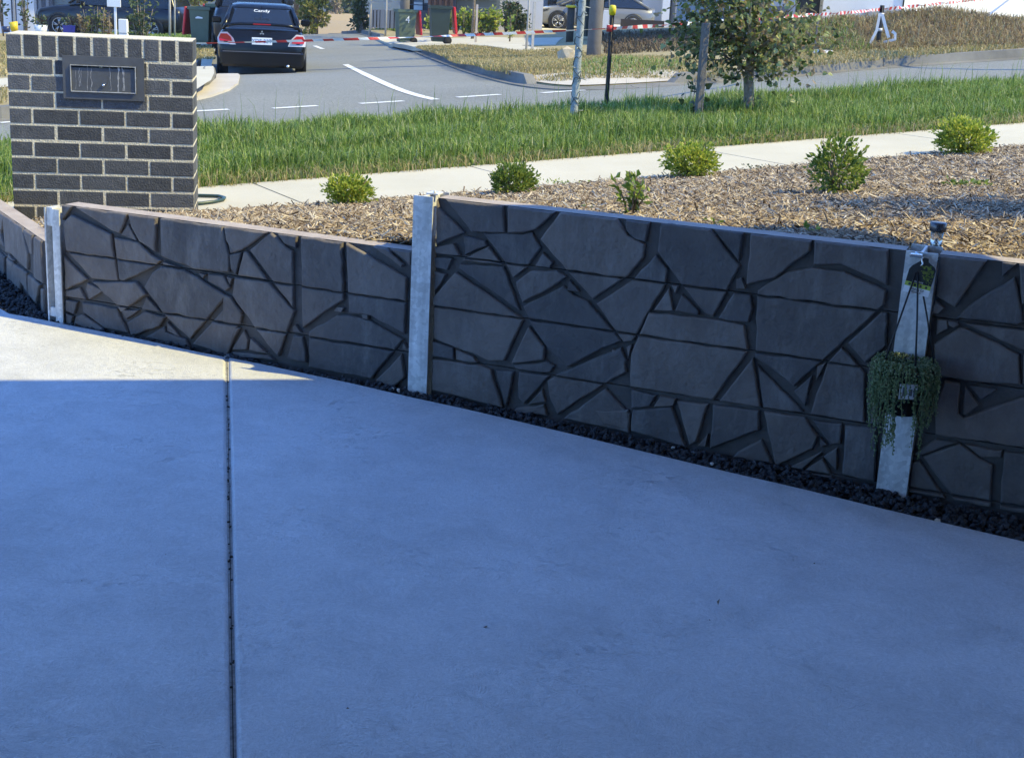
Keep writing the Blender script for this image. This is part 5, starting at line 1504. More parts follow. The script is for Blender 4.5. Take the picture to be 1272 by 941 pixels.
# ------------------------------------------------------------------ cars
M_GLASS = mat("dark_glass", (.012, .014, .017), rough=.06, spec=.8)
M_BLKCAR = mat("black_paint", (.005, .005, .006), rough=.22, coat=.0, spec=.35)
M_NAVYCAR = mat("navy_paint", (.010, .012, .018), rough=.28, coat=.25, spec=.4)
M_GREYCAR = mat("grey_paint", (.17, .17, .165), rough=.3, coat=.6, metal=.15)
M_TAILRED = mat("tail_red", (.42, .01, .015), rough=.15, coat=.5)
M_LAMPCLR = mat("lamp_clear", (.55, .55, .56), rough=.12, coat=.5)
M_ALLOY = mat("alloy", (.45, .45, .46), rough=.3, metal=.8)
M_ALLOYDK = mat("dark_alloy", (.10, .10, .11), rough=.35, metal=.6)
M_TRIM = mat("black_trim", (.012, .012, .012), rough=.5)
def car(name, label, loc, rz, L, W, H, paint, belt, st, roof, alloy=M_ALLOY, wr=.32, glass_in=.0, group=None):
    """st: stations (y, half width factor, z bottom, z top) rear->front; roof: (y rear base, y rear top, y front top, y front base)"""
    t = thing(name, label, "car", loc, rz, group)
    b = MB(); vs, fs = [], []
    n = 0
    for y, wf, zb, zt in st:
        w = W / 2 * wf; h = zt - zb
        half = [(0, zb), (w * .80, zb), (w * .94, zb + .06 * h), (w * .985, zb + .25 * h), (w, zb + .48 * h), (w * .985, zb + .70 * h), (w * .965, zb + .78 * h), (w * .90, zb + .94 * h), (w * .80, zt), (w * .4, zt + .012), (0, zt + .016)]
        ring = half + [(-x, z) for x, z in half[-2:0:-1]]
        n = len(ring); vs += [(x, y, z) for x, z in ring]
    for i in range(len(st) - 1):
        for k in range(n):
            j = (k + 1) % n; fs.append((i * n + k, i * n + j, (i + 1) * n + j, (i + 1) * n + k))
    fs += [tuple(range(n)), tuple((len(st) - 1) * n + k for k in range(n))]
    b.add(vs, fs, 0, True)
    body = b.build("body", paint, t)
    yb0, yr0, yr1, yb1 = roof
    def ringz(w0, y0, y1, z, rnd=.12):
        return [(-w0 + rnd, y0, z), (w0 - rnd, y0, z), (w0, y0 + rnd, z), (w0, (y0 + y1) / 2, z), (w0, y1 - rnd, z), (w0 - rnd, y1, z), (-w0 + rnd, y1, z), (-w0, y1 - rnd, z), (-w0, (y0 + y1) / 2, z), (-w0, y0 + rnd, z)]
    wb, wt = W / 2 * .90, W / 2 * .67
    zr = H - .07
    lev = [ringz(wb, yb0, yb1, belt - .05), ringz(wt + .02, yr0 + .0, yr1, zr)]
    b = MB(); m = 10
    b.add([p for r in lev for p in r], [(i, (i + 1) % m, m + (i + 1) % m, m + i) for i in range(m)] + [tuple(m + i for i in range(m))], 0, False)
    b.build("windows", M_GLASS, t)
    lev = [ringz(wt + .03, yr0 - .03, yr1 + .03, zr - .01), ringz(wt + .01, yr0 + .04, yr1 - .06, zr + .035), ringz(wt - .10, yr0 + .22, yr1 - .26, H)]
    b = MB(); vs = [p for r in lev for p in r]; fs = [(k * m + i, k * m + (i + 1) % m, (k + 1) * m + (i + 1) % m, (k + 1) * m + i) for k in range(2) for i in range(m)] + [tuple(2 * m + i for i in range(m))]
    b.add(vs, fs, 0, True); b.build("roof", paint, t)
    for s_ in (-1, 1):
        ym = (yr0 + yr1) / 2 - .05
        for (ya, yt, r0, dx) in ((yb0 + .05, yr0 + .02, .055, -.03), (yb1 - .05, yr1 - .02, .04, -.03), (ym, ym, .03, .005)):
            b = MB(); b.tube([(s_ * (wb + dx), ya, belt - .03), (s_ * (wt + .02), yt, zr)], [r0, r0 * .8], 6)
            b.build("pillar", paint, t)
        b = MB(); b.box((s_ * (wb + .16), yb1 - .45, belt + .06), (.20, .10, .14), ch=.03); b.build("wing_mirror", M_TRIM if paint is M_GREYCAR else paint, t)
        for yw in (-L / 2 + .19 * L, L / 2 - .185 * L):
            rot = Matrix.Rotation(PI / 2, 4, 'Y')
            x = s_ * (W / 2 - .10)
            b = MB(); b.lathe([(wr + .0, -.03), (wr + .05, -.03), (wr + .05, .03), (wr + .0, .03), (wr + .0, -.03)], (s_ * (W / 2 - .022), yw, wr + .01), 24, M=rot, cap=False); b.build("wheel_arch", M_TRIM, t)
            b = MB(); b.lathe([(wr * .66, -.1), (wr * .96, -.1), (wr, -.06), (wr, .06), (wr * .96, .1), (wr * .66, .1), (wr * .66, -.1)], (x, yw, wr), 24, M=rot, cap=False); wh = b.build("wheel", M_TYRE, t)
            b = MB(); b.lathe([(0, -.02), (wr * .67, -.02), (wr * .67, .02), (0, .02)], (x + s_ * .055, yw, wr), 20, M=rot); b.build("brake_disc", M_TRIM, wh)
            b = MB()
            for k in range(5):
                a = 2 * PI * k / 5 + .3
                for da in (-.16, .16):
                    b.tube([(x + s_ * .098, yw + math.cos(a) * wr * .12, wr + math.sin(a) * wr * .12), (x + s_ * .088, yw + math.cos(a + da) * wr * .66, wr + math.sin(a + da) * wr * .66)], wr * .055, 4)
            b.tube([(x + s_ * .09, yw + math.cos(a) * wr * .66, wr + math.sin(a) * wr * .66) for a in np.linspace(0, 2 * PI, 25)], wr * .045, 4, cap=False)
            b.build("rim", alloy, wh)
    return t
def quad_patch(b, pts, mi=0): b.add(pts, [tuple(range(len(pts)))], mi)
sed = [(-2.30, .80, .34, .62), (-2.27, .90, .24, .74), (-2.20, .95, .22, .90), (-2.05, .975, .21, .93), (-1.6, 1, .2, .94), (-.8, 1, .2, .93), (.4, 1, .2, .94), (1.1, 1, .2, .92), (1.7, .97, .2, .84), (2.15, .90, .22, .72), (2.30, .72, .28, .58)]
c = on_surf(325, 91, road_z); hd = math.atan2(-(-.185), .983)
cl_ = np.array(at_y(325, 91, 28)); cl_ = cl_ + np.array([-.185, .983, 0]) * .7; cl_[2] = road_z(cl_[0], cl_[1]) + .006
BC = car("parked_car", "black sedan with boot spoiler parked at the left kerb, its rear facing the viewer", cl_, hd, 4.6, 1.74, 1.38, M_BLKCAR, .92, sed, (-1.86, -1.12, .35, 1.25), M_ALLOYDK, group="cars parked along the street")
yr = -2.30
BC.scale = (.94, .94, .94)
for s_ in (-1, 1):
    b = MB(); z0 = .69
    pts = [(s_ * .84, -2.255, z0 - .06), (s_ * .50, -2.318, z0 - .06), (s_ * .55, -2.315, z0 + .06), (s_ * .66, -2.285, z0 + .17), (s_ * .80, -2.23, z0 + .16), (s_ * .855, -2.20, z0 + .06)]
    b.prism(pts, (0, -1, 0), -.05, .012); tl = b.build("tail_light", M_LAMPCLR, BC)
    b = MB(); pts = [(s_ * .81, -2.275, z0 + .0), (s_ * .57, -2.328, z0 + .0), (s_ * .60, -2.32, z0 + .08), (s_ * .67, -2.30, z0 + .14), (s_ * .79, -2.255, z0 + .135), (s_ * .825, -2.235, z0 + .06)]
    b.prism(pts, (0, -1, 0), -.02, .016); b.build("red_lens", M_TAILRED, tl)
b = MB(); b.tube([(-.74, -2.02, .91), (-.70, -2.10, .985), (-.45, -2.16, 1.02), (0, -2.18, 1.03), (.45, -2.16, 1.02), (.70, -2.10, .985), (.74, -2.02, .91)], [.03, .032, .03, .03, .03, .032, .03], 8); b.build("spoiler", M_BLKCAR, BC)
b = MB(); b.box((0, -2.215, 1.025), (.34, .012, .018)); b.build("brake_light", M_TAILRED, BC)
b = MB(); b.box((0, -2.335, .71), (.39, .014, .135), ch=.004); pl = b.build("number_plate", mat("plate_white", (.72, .74, .76), rough=.5), BC)
lettering("print", "YDF 33T", .105, mat("plate_blue", (.05, .09, .28), rough=.5), Matrix.Translation((0, -2.344, .71)) @ MX, pl)
b = MB(); b.box((0, -2.25, .37), (1.62, .17, .32), ch=.05); bp = b.build("bumper", M_BLKCAR, BC)
b = MB(); b.box((0, -2.345, .50), (1.50, .02, .012)); b.build("bumper_crease", mat("grey_edge", (.12, .12, .13), rough=.3), bp)
b = MB(); b.box((0, -2.25, .31), (1.2, .12, .10), ch=.03); b.build("diffuser", M_TRIM, BC)
b = MB(); b.tube([(.5, -2.28, .25), (.5, -2.37, .25)], .032, 10); b.build("exhaust", M_CHROME, BC)
b = MB()
for a in (90, 210, 330):
    r0, r1 = .002, .052; a = math.radians(a); q = math.radians(30)
    b.add([(math.cos(a) * r0, 0, math.sin(a) * r0), (math.cos(a - q) * r1 * .58, 0, math.sin(a - q) * r1 * .58), (math.cos(a) * r1, 0, math.sin(a) * r1), (math.cos(a + q) * r1 * .58, 0, math.sin(a + q) * r1 * .58)], [(0, 1, 2, 3)])
em = b.build("badge", M_CHROME, BC); em.location = (0, -2.302, .865)
lettering("window_sticker", "Candy", .125, M_WHITE, Matrix.Translation((.0, -1.40, 1.255)) @ Matrix.Rotation(math.radians(33), 4, 'X'), BC)
b = MB(); b.tube([(.0, -.95, 1.44), (-.02, -1.2, 1.70)], .006, 4); b.build("aerial", M_TRIM, BC)
suv = [(-2.30, .82, .42, .95), (-2.25, .93, .32, 1.05), (-2.1, .97, .28, 1.10), (-1.4, 1, .26, 1.10), (-.4, 1, .26, 1.07), (.9, 1, .26, 1.04), (1.6, .98, .26, .98), (2.1, .92, .28, .88), (2.28, .8, .34, .74)]
c2_ = cl_ + np.array([-.215, .97, 0]) * 7.5; c2_[2] = road_z(c2_[0], c2_[1]) + .006
car("parked_car", "taller dark blue car parked ahead of the black sedan with only its roof showing", c2_, math.atan2(.21, .97), 4.6, 1.86, 1.80, M_NAVYCAR, 1.12, suv, (-2.1, -1.75, .5, 1.35), group="cars parked along the street")
# navy four wheel drive on the left drive, seen from its side
pL = at_y(78, 42.5, 47.5); pL[2] = block_z(pL[0], pL[1]) + .01
pL = pL + np.array([1.75, 0.1, 0])
NS = car("parked_car", "dark navy off-road wagon parked side-on in front of the left white house", pL, math.radians(84), 4.9, 1.9, 1.75, M_NAVYCAR, 1.10, [(-2.45, .85, .5, 1.0)] + [(y * 1.06, w, zb + .06, zt) for y, w, zb, zt in suv[1:-1]] + [(2.42, .8, .45, .80)], (-2.25, -2.0, .45, 1.30), wr=.36, group="cars in house driveways")
# grey sedan nose left on the raised right drive
pR = at_y(735, 37.5, 55.5); pR[2] = max(block_z(pR[0], pR[1]) + .012, 0)
pz0 = at_y(693, 37.8, 55)[2]
pR[2] = pz0 + .01
GSc = car("parked_car", "light grey hatchback parked nose-left on the raised driveway of the white house", pR, math.radians(97), 4.55, 1.80, 1.46, M_GREYCAR, .98, [(-2.25, .82, .36, .95)] + [(y, w, zb, zt) for y, w, zb, zt in sed[3:]], (-2.05, -1.2, .35, 1.35), wr=.34, group="cars in house driveways")
for s_ in (-1, 1):
    b = MB(); b.prism([(s_ * .80, 2.02, .66), (s_ * .62, 2.26, .62), (s_ * .60, 2.24, .72), (s_ * .84, 1.78, .78)], (s_ * .5, .5, .2), -.03, .02); b.build("headlight", M_GLASS, GSc)
b = MB(); b.box((0, 2.27, .5), (1.3, .05, .2), ch=.02); b.build("grille", M_TRIM, GSc)

# ------------------------------------------------------------------ poles and street furniture
M_POLE = mat("pole_brown", (.12, .105, .09), rough=.85, col2=(.17, .15, .13), vscale=5, bump=.3, bscale=40)
def pole(px, py, y, w, h, label, m=M_POLE):
    p = at_y(px, py, y); p[2] = block_z(p[0], p[1]); t = thing("power_pole", label, "pole", p, 0, "power poles")
    b = MB(); b.tube([(0, 0, -.3), (0, 0, .2), (0, 0, h)], [w / 2, w / 2, w * .36], 14); b.build("shaft", m, t)
    b = MB(); b.box((0, 0, h - .6), (2.2, .1, .12)); b.build("crossarm", m, t)
    b = MB(); b.box((-w * .4, -w * .38, 1.7), (.12, .02, .20)); b.build("plate", M_ALLOY, t)
    return t
pole(737, 73, 27, .27, 9, "thick brown power pole on the dry verge corner right of the wrapped tree")
pole(502, 44, 45, .30, 9, "farther brown power pole behind the number 4 bin")
# dark bollard with a yellow ring
p = at_y(707, 57, 33); p[2] = block_z(p[0], p[1]); t = thing("bollard", "dark round bollard with yellow ring cap left of the wrapped tree", "bollard", p)
hb = (57 - 17) / (F_PX / 33)
b = MB(); b.tube([(0, 0, -.1), (0, 0, hb)], .085, 14); b.build("shaft", mat("bollard_brown", (.055, .045, .035), rough=.8), t)
b = MB(); b.lathe([(.06, hb), (.125, hb), (.125, hb + .05), (.06, hb + .055)], n=18); b.build("cap_ring", M_YELLID, t)

# stormwater opening in the far kerb
# street lamp, out of the frame on the near verge to the right
lx, ly = xy_of(17.2, 3.6); lz = near_z(lx, ly)
t = thing("street_lamp", "grey street lamp on the near verge with its arm over the road", "street lamp", (lx, ly, lz))
b = MB(); b.tube([(0, 0, -.3), (0, 0, 5.4), (-.2, .4, 5.9), (-.5, 1.1, 6.0)], [.09, .06, .045, .04], 10); b.build("column", M_GALV, t)
b = MB(); b.box((-.62, 1.4, 6.0), (.3, .8, .12), math.atan2(1.1, -.5) - PI / 2, ch=.04); b.build("lamp_head", M_ALLOY, t)
# shrub / small tree beside the bed, outside the frame on the right: it throws the shade on the mulch
limbs = fan((0, 0, 1.8), 8, .4, 1.0, .3, .6, random.Random(8), .3)
limb_tree("garden_tree", "small garden tree standing in the mulch bed right of the view", (4.35, 5.95, .66), limbs, ([(0, 0, -.1), (0, 0, 1.2), (.0, 0, 2.5)], [.05, .04, .02]), M_DKLEAF, .07, 2600, spread=.14, heart=False, cat="tree")

# ------------------------------------------------------------------ far trees
def young(name, px, py, y, h, w, m, label, tw=.035, leaf=.10, n=500, stakes=(), crown0=.45, pale=True, group="young street trees"):
    p = at_y(px, py, y); p[2] = block_z(p[0], p[1])
    t = thing(name, label, "tree", p, 0, group); rs = random.Random(int(px) + 5)
    b = MB(); b.tube([(0, 0, -.1), (.01, 0, h * .3), (-.01, 0, h * .6), (0, 0, h * .9)], [tw, tw * .8, tw * .6, tw * .3], 7); tk = b.build("trunk", M_PALESTAKE if pale else M_BARK, t)
    b = MB()
    for k in range(7):
        a = rs.uniform(0, 6.28); z = h * rs.uniform(crown0, .75); b.tube([(0, 0, z), (math.cos(a) * w * .25, math.sin(a) * w * .25, z + h * .1), (math.cos(a) * w * .45, math.sin(a) * w * .45, z + h * .2)], [tw * .5, tw * .3, tw * .15], 5)
    b.build("branch", M_BARK, tk)
    P_, D_ = [], []
    for k in range(9):
        a = rs.uniform(0, 6.28); r = w / 2 * rs.uniform(.1, .75); z = h * rs.uniform(crown0 + .08, .98)
        q, d = ball(n // 9, w * .24, w * .24, h * .13, .3); P_.append(q + np.array([math.cos(a) * r, math.sin(a) * r, z])); D_.append(d)
    leaf_mesh("foliage", np.concatenate(P_), np.concatenate(D_), leaf, m, t)
    return t
def stk(px, py, y, h, label, w=.05, m=None, group="timber stakes of young trees"):
    p = at_y(px, py, y); p[2] = block_z(p[0], p[1]); t = thing("tree_stake", label, "stake", p, .2, group)
    b = MB(); b.box((0, 0, h / 2 - .1), (w, w, h + .2)); b.build("shaft", m or M_PALESTAKE, t)
young("young_tree", 653.5, 63, 30, 2.6, 1.3, M_PINKLEAF, "thin young tree with pinkish leaves left of its stake before the grey car", n=500, crown0=.45, leaf=.085, tw=.026)
stk(661, 64, 29.7, .96, "pale timber stake right of the thin pinkish young tree")
young("young_tree", 587, 42, 40, 2.8, 1.8, M_GOLD, "bushy young tree with yellow-green leaves beside a slim leaning stake", n=600, crown0=.42, leaf=.12, tw=.05, pale=False)
stk(591, 52, 37, .95, "slim pale stake leaning in front of the hedge", .05)
young("young_tree", 459.5, 36, 47, 2.9, 1.5, M_PINKLEAF, "young tree with white trunk at the left end of the grey fence", n=450, crown0=.48, leaf=.12, tw=.04)
young("young_tree", 479, 37, 45.5, 2.9, 1.7, M_GOLD, "young tree with pale trunk in front of the grey fence", n=450, crown0=.5, leaf=.12, tw=.035)
young("young_tree", 211, 36, 43, 3.2, 1.4, M_DKLEAF, "young tree with white trunk on the left lawn", n=300, crown0=.5, leaf=.12, tw=.04)
young("young_tree", 217, 34, 44.5, 3.2, 1.2, M_DKLEAF, "slimmer young tree with white trunk just behind on the left lawn", n=250, crown0=.5, leaf=.12, tw=.03)
young("young_tree", 229, 24, 50, 3.0, 1.6, M_PINKLEAF, "pale-trunked young tree before the grey fence left of the bins", n=250, crown0=.45, leaf=.12, tw=.04)
def big_tree(px0, px1, py0, y, h, m, label, leaf=.22, n=2600, squash=1.0, name="tree"):
    pc_ = at_y((px0 + px1) / 2, py0, y); w = (px1 - px0) / F_PX * y; z = land_z(pc_[0], pc_[1]) if y > 58 else block_z(pc_[0], pc_[1])
    base = pc_[2]; t = thing(name, label, "tree", (pc_[0], pc_[1], min(z, base)), 0, "trees along the far street")
    z0 = base - min(z, base); rs = random.Random(int(px0)); b = MB()
    b.tube([(0, 0, -.3), (0, 0, z0 + h * .4), (.1, 0, z0 + h * .85)], [.14, .1, .03], 8); tk = b.build("trunk", M_BARK, t)
    b = MB()
    for k in range(8):
        a = rs.uniform(0, 6.28); zz = z0 + h * rs.uniform(.1, .6); b.tube([(0, 0, zz), (math.cos(a) * w * .2, math.sin(a) * w * .2, zz + h * .12), (math.cos(a) * w * .36, math.sin(a) * w * .36, zz + h * .25)], [.05, .03, .01], 5)
    b.build("branch", M_BARK, tk)
    P_, D_ = [], []
    for k in range(26):
        a = rs.uniform(0, 6.28); f = rs.random(); r = w / 2 * math.sqrt(rs.random()) * .8 * math.sin(PI * min(.97, .28 + f * .72)); zz = z0 + h * (.06 + .9 * f)
        s_ = w * rs.uniform(.13, .24)
        q, d = ball(n // 26, s_, s_, s_ * 1.1, .25); P_.append(q + np.array([math.cos(a) * r, math.sin(a) * r, zz])); D_.append(d)
    leaf_mesh("foliage", np.concatenate(P_), np.concatenate(D_), leaf, m, t)
big_tree(371, 411, 43, 56, 5.0, M_GOLD, "tall golden green leafy tree at the road crest right of the black car", leaf=.16, n=4200)
big_tree(350, 386, 30, 64, 4.0, M_DKLEAF, "grey-green sparse tree behind the golden tree at the crest", leaf=.2, n=900)
big_tree(225, 262, 12, 70, 5.5, M_GOLD, "yellow-green tree beyond the left bins", leaf=.25, n=2000)
big_tree(434, 462, 38, 51, 1.1, M_DKLEAF, "low bushy tree beyond the far kerb left of the fence", leaf=.14, n=800, name="bush")
big_tree(408, 426, 44, 80, 2.4, M_PINKLEAF, "greyish small tree past the road crest", leaf=.2, n=350)
big_tree(398, 424, 44, 88, 3.4, M_DKLEAF, "hazy grey-green low tree beyond the road crest left of the gap", leaf=.3, n=500)
big_tree(418, 446, 42, 110, 3.2, M_DKLEAF, "hazy low tree farther beyond the road crest in the gap", leaf=.4, n=500)
# hillside trees as one far wood
X = RNG.uniform(-420, 420, 5200); Y = RNG.uniform(150, 1500, 5200)
k = np.array([mnoise.noise((a * .012, b_ * .012, 9)) for a, b_ in zip(X, Y)]) > (.22 - .34 * (Y > 690) - .36 * ((Y > 430) & (Y < 600))); X, Y = X[k], Y[k]
Zl = np.array([land_z(a, b_) for a, b_ in zip(X, Y)])
wood = pebbles("far_wood", X, Y, Zl + 2.0, 2.0, 4.6, mat("far_foliage", (.04, .055, .035), rough=1, island=[(.03, .04, .028), (.05, .065, .04), (.07, .075, .05), (.04, .05, .035)]))
wood['kind'] = 'stuff'
# the air between here and the hills
_v = bpy.data.materials.new("air"); _v.use_nodes = True
_vn = _v.node_tree; _vn.nodes.clear(); _vo = _vn.nodes.new("ShaderNodeOutputMaterial"); _vp = _vn.nodes.new("ShaderNodeVolumePrincipled")
_vp.inputs['Color'].default_value = (.75, .85, 1, 1); _vp.inputs['Density'].default_value = .0005; _vp.inputs['Anisotropy'].default_value = .2
_vn.links.new(_vp.outputs[0], _vo.inputs['Volume'])
_b = MB(); _b.box((0, 1280, 40), (2900, 2800, 300)); tag(_b.build("haze", _v), kind='stuff')

# ------------------------------------------------------------------ plants by the left house
def bush(px, py, y, w, h, m, label, n=350, leaf=.12, name="bush", cat="bush", group="garden plants before the houses", stems=6, zoff=0):
    p = at_y(px, py, y); p[2] = block_z(p[0], p[1]) + zoff; t = thing(name, label, cat, p, 0, group); rs = random.Random(int(px * 3)); b = MB(); P_, D_ = [], []
    for k in range(stems):
        a = rs.uniform(0, 6.28); r = w / 2 * rs.uniform(.1, .8); hh = h * rs.uniform(.65, 1)
        tip = Vector((math.cos(a) * r, math.sin(a) * r, hh)); b.tube([(0, 0, -.05), (tip.x * .5, tip.y * .5, hh * .5), tip], [.02, .014, .006], 5)
        for q in range(n // stems):
            f = rs.uniform(.15, 1.05); P_.append((tip.x * f + rs.gauss(0, w * .09), tip.y * f + rs.gauss(0, w * .09), max(.02, hh * f + rs.gauss(0, h * .04)))); D_.append((rs.gauss(0, 1), rs.gauss(0, 1), .6))
    b.build("stem", M_BARK, t); leaf_mesh("foliage", np.array(P_), np.array(D_), leaf, m, t)
    return t
bush(176, 46, 31, .62, 1.25, M_DKLEAF, "tall leafy dark green bush standing right behind the letterbox", n=420, leaf=.11, stems=9)
for i, (px, h, m) in enumerate(((102, .75, M_WEED), (111, .85, M_GOLD), (120, .95, M_DKLEAF), (128, .9, M_GOLD), (136, .8, M_WEED))):
    bush(px, 40, 40, .45, h, m, ("dry stemmy", "yellowish leafy", "tallest dark leafy", "pale green", "brown seed-headed")[i] + " garden plant in the row before the navy wagon", n=90, leaf=.10, stems=5)
for px, py, h, n in ((4, 38, 3.2, 130), (33, 38, 3.0, 120)):
    bush(px, py, 47, .9, h, M_DKLEAF, "sparse climbing shrub against the white wall at the %s of the left house" % ("far left" if px < 10 else "second panel"), n=n, leaf=.16, stems=5)
def pot_(px, py, y, w, h, m, label, plant=True, square=False, tilt=0):
    p = at_y(px, py, y); t = thing("plant_pot", label, "plant pot", p, .2, "coloured pots beyond the letterbox"); t['name_note'] = None; del t['name_note']
    b = MB(); n = 4 if square else 14
    k = 1.35 if square else 1
    b.lathe([(0, 0), (w * .40 * k, 0), (w * .5 * k, h), (w * .44 * k, h), (w * .42 * k, h - .04), (0, h - .04)], n=n, smooth=not square, M=Matrix.Rotation(PI / 4 + .1, 4, 'Z') if square else None)
    b.build("tub", m, t)
    if plant:
        P_, D_ = ball(60, w * .5, w * .5, h * .7, .2); P_ = P_ + np.array([0, 0, h * 1.35]); leaf_mesh("foliage", P_, D_, .09, M_DKLEAF, t)
    if tilt: t.rotation_euler = (0, tilt, 0)
pot_(18.5, 39, 41, .24, .26, M_YELLID, "bright yellow bucket lying tilted beyond the letterbox top", plant=False, tilt=-.15)
pot_(51, 42.5, 40, .36, .24, mat("pot_white", (.75, .75, .74), rough=.5), "white planter pot with a small plant before the navy wagon wheel")
pot_(86, 44.5, 40, .36, .28, mat("pot_blue", (.02, .03, .25), rough=.35), "cobalt blue square planter pot with a small plant", square=True)
pot_(8, 40, 43, .25, .16, mat("pot_navy", (.02, .03, .09), rough=.4), "small navy pot at the far left behind the yellow bucket", plant=False)
# white sign board on a post
p = at_y(144, 45, 36); p[2] = block_z(p[0], p[1]); t = thing("sign_board", "small white sign board on a white post on the left lawn", "sign", p)
ztop = at_y(144, 9, 36)[2] - p[2]
b = MB(); b.box((0, 0, ztop / 2), (.05, .05, ztop + .2)); b.build("post", M_WHITE, t)
b = MB(); b.box((-.02, -.03, ztop + .22), (.34, .03, .44), ch=.006); b.build("board", M_WHITE, t)
p = at_y(153.5, 36, 37.5); p[2] = block_z(p[0], p[1]) ; t = thing("meter_box", "white two-door box standing on the lawn beside the sign post", "meter box", p)
b = MB(); b.box((0, 0, .3), (.22, .16, .62), ch=.01); b.build("cabinet", M_WHITE, t); b = MB(); b.box((0, -.082, .26), (.21, .004, .012)); b.build("door_gap", M_TRIM, t)

# ------------------------------------------------------------------ houses
M_HWHITE = mat("house_white", (.74, .73, .72), rough=.9, var=.04, vscale=2)
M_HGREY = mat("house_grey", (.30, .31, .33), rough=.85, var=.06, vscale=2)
M_HSLATE = mat("house_slate", (.10, .105, .125), rough=.85, var=.08, vscale=3)
M_CLAD = mat("timber_cladding", (.085, .045, .035), rough=.75, col2=(.13, .07, .05), vscale=6)
M_GDOOR = mat("garage_door", (.16, .185, .185), rough=.6, var=.06, vscale=3)
M_ROOF = mat("roof_sheet", (.10, .10, .11), rough=.6, metal=.2)
M_BRDOOR = mat("brown_door", (.24, .10, .05), rough=.7)
M_FENCE = mat("fence_grey", (.20, .21, .235), rough=.7, var=.08, vscale=3)
M_FENCEDK = mat("fence_dark", (.03, .032, .04), rough=.7)
def fb(root, part, m, px0, py0, px1, py1, y, d=.2, ztop=None, parent=None, dy=0.0):
    """upright box whose front face at distance y fills the traced rectangle"""
    a = at_y(px0, (py0 + py1) / 2, y); c = at_y(px1, (py0 + py1) / 2, y)
    zb = at_y((px0 + px1) / 2, py1, y)[2]; zt = at_y((px0 + px1) / 2, py0, y)[2] if ztop is None else ztop
    b = MB(); b.box(((a[0] + c[0]) / 2, y + d / 2 + dy, (zb + zt) / 2), (abs(c[0] - a[0]), d, zt - zb))
    return b.build(part, m, parent or root, world=True)
def roof_box(root, px0, px1, y, depth, z, over=.5, h=1.2):
    a = at_y(px0, 10, y)[0] - over; c = at_y(px1, 10, y)[0] + over; b = MB(); y0, y1 = y - over, y + depth + over; ym = (y0 + y1) / 2
    b.add([(a, y0, z), (c, y0, z), (c, y1, z), (a, y1, z), (a + 1.5, ym, z + h), (c - 1.5, ym, z + h), (a, y0, z - .2), (c, y0, z - .2), (c, y1, z - .2), (a, y1, z - .2)],
          [(0, 1, 5, 4), (1, 2, 5), (2, 3, 4, 5), (3, 0, 4), (6, 7, 8, 9), (0, 1, 7, 6), (1, 2, 8, 7), (2, 3, 9, 8), (3, 0, 6, 9)])
    return b.build("roof", M_ROOF, root, world=True)
# left white house
y = 52
HL = thing("house", "white rendered house at the far left with dark garage door behind the navy wagon", "house", (at_y(60, 40, y)[0], y, at_y(60, 46, y)[2]))
fb(HL, "wall", M_HWHITE, -200, -60, 13, 50, y, 6, ztop=2.6); fb(HL, "wall", M_HWHITE, 19.5, -60, 41.5, 50, y, .5, ztop=2.6)
fb(HL, "downpipe", M_HGREY, 15, -60, 17.5, 50, y - .1, .12, ztop=2.6); fb(HL, "downpipe", M_HSLATE, 27, -60, 29, 50, y - .12, .1, ztop=2.6)
for k in range(5): fb(HL, "panel", (M_HSLATE, M_HGREY)[k % 2], 42 + k * 4.6, -60, 46.4 + k * 4.6, 50, y + .3 + .05 * (k % 2), .2, ztop=2.6)
fb(HL, "garage_door", M_GDOOR, 65, -60, 118, 50, y + .5, .2, ztop=2.6); fb(HL, "wall", M_HGREY, 118, -60, 168, 50, y + .3, 5.5, ztop=2.6); fb(HL, "wall", M_HSLATE, 41.5, -60, 118, 50, y + .9, 5, ztop=2.5)
roof_box(HL, -200, 168, y, 7, 2.6)
b = MB(); q = at_y(68, 0, 44)
# rendered stone wall and grey fence left of the bins
FW_ = thing("stone_wall", "pale rubble stone wall with grey fence behind the left lawn", "garden wall", at_y(200, 30, 54))
fb(FW_, "wall", mat("rubble", (.28, .27, .25), rough=.9, col2=(.50, .48, .45), vscale=9, bump=.8, bscale=12), 186, 8, 206, 28, 54, .4)
FL = thing("panel_fence", "plain grey panel fence behind the white-trunked trees on the left", "fence", at_y(220, 26, 56))
for k in range(3): fb(FL, "panel", M_FENCE, 206 + k * 9.2, 5 + k * .4, 214.9 + k * 9.2, 26 + k * .4, 56 + .03 * (k % 2), .1)
# slatted fence right of the crest
FR = thing("slat_fence", "grey slatted fence with dark gaps right of the road crest", "fence", at_y(480, 36, 48))
fb(FR, "backing", M_FENCEDK, 459, 13, 500, 35, 48.2, .08)
for k, (a, c_) in enumerate(((459, 463), (464.2, 467.2), (468.6, 471.4), (472.4, 478), (480, 483.8), (485.2, 489), (490.4, 494), (495, 500))):
    fb(FR, "slat", M_FENCE, a, 11.5 + .2 * k, c_, 35.5, 48, .08)
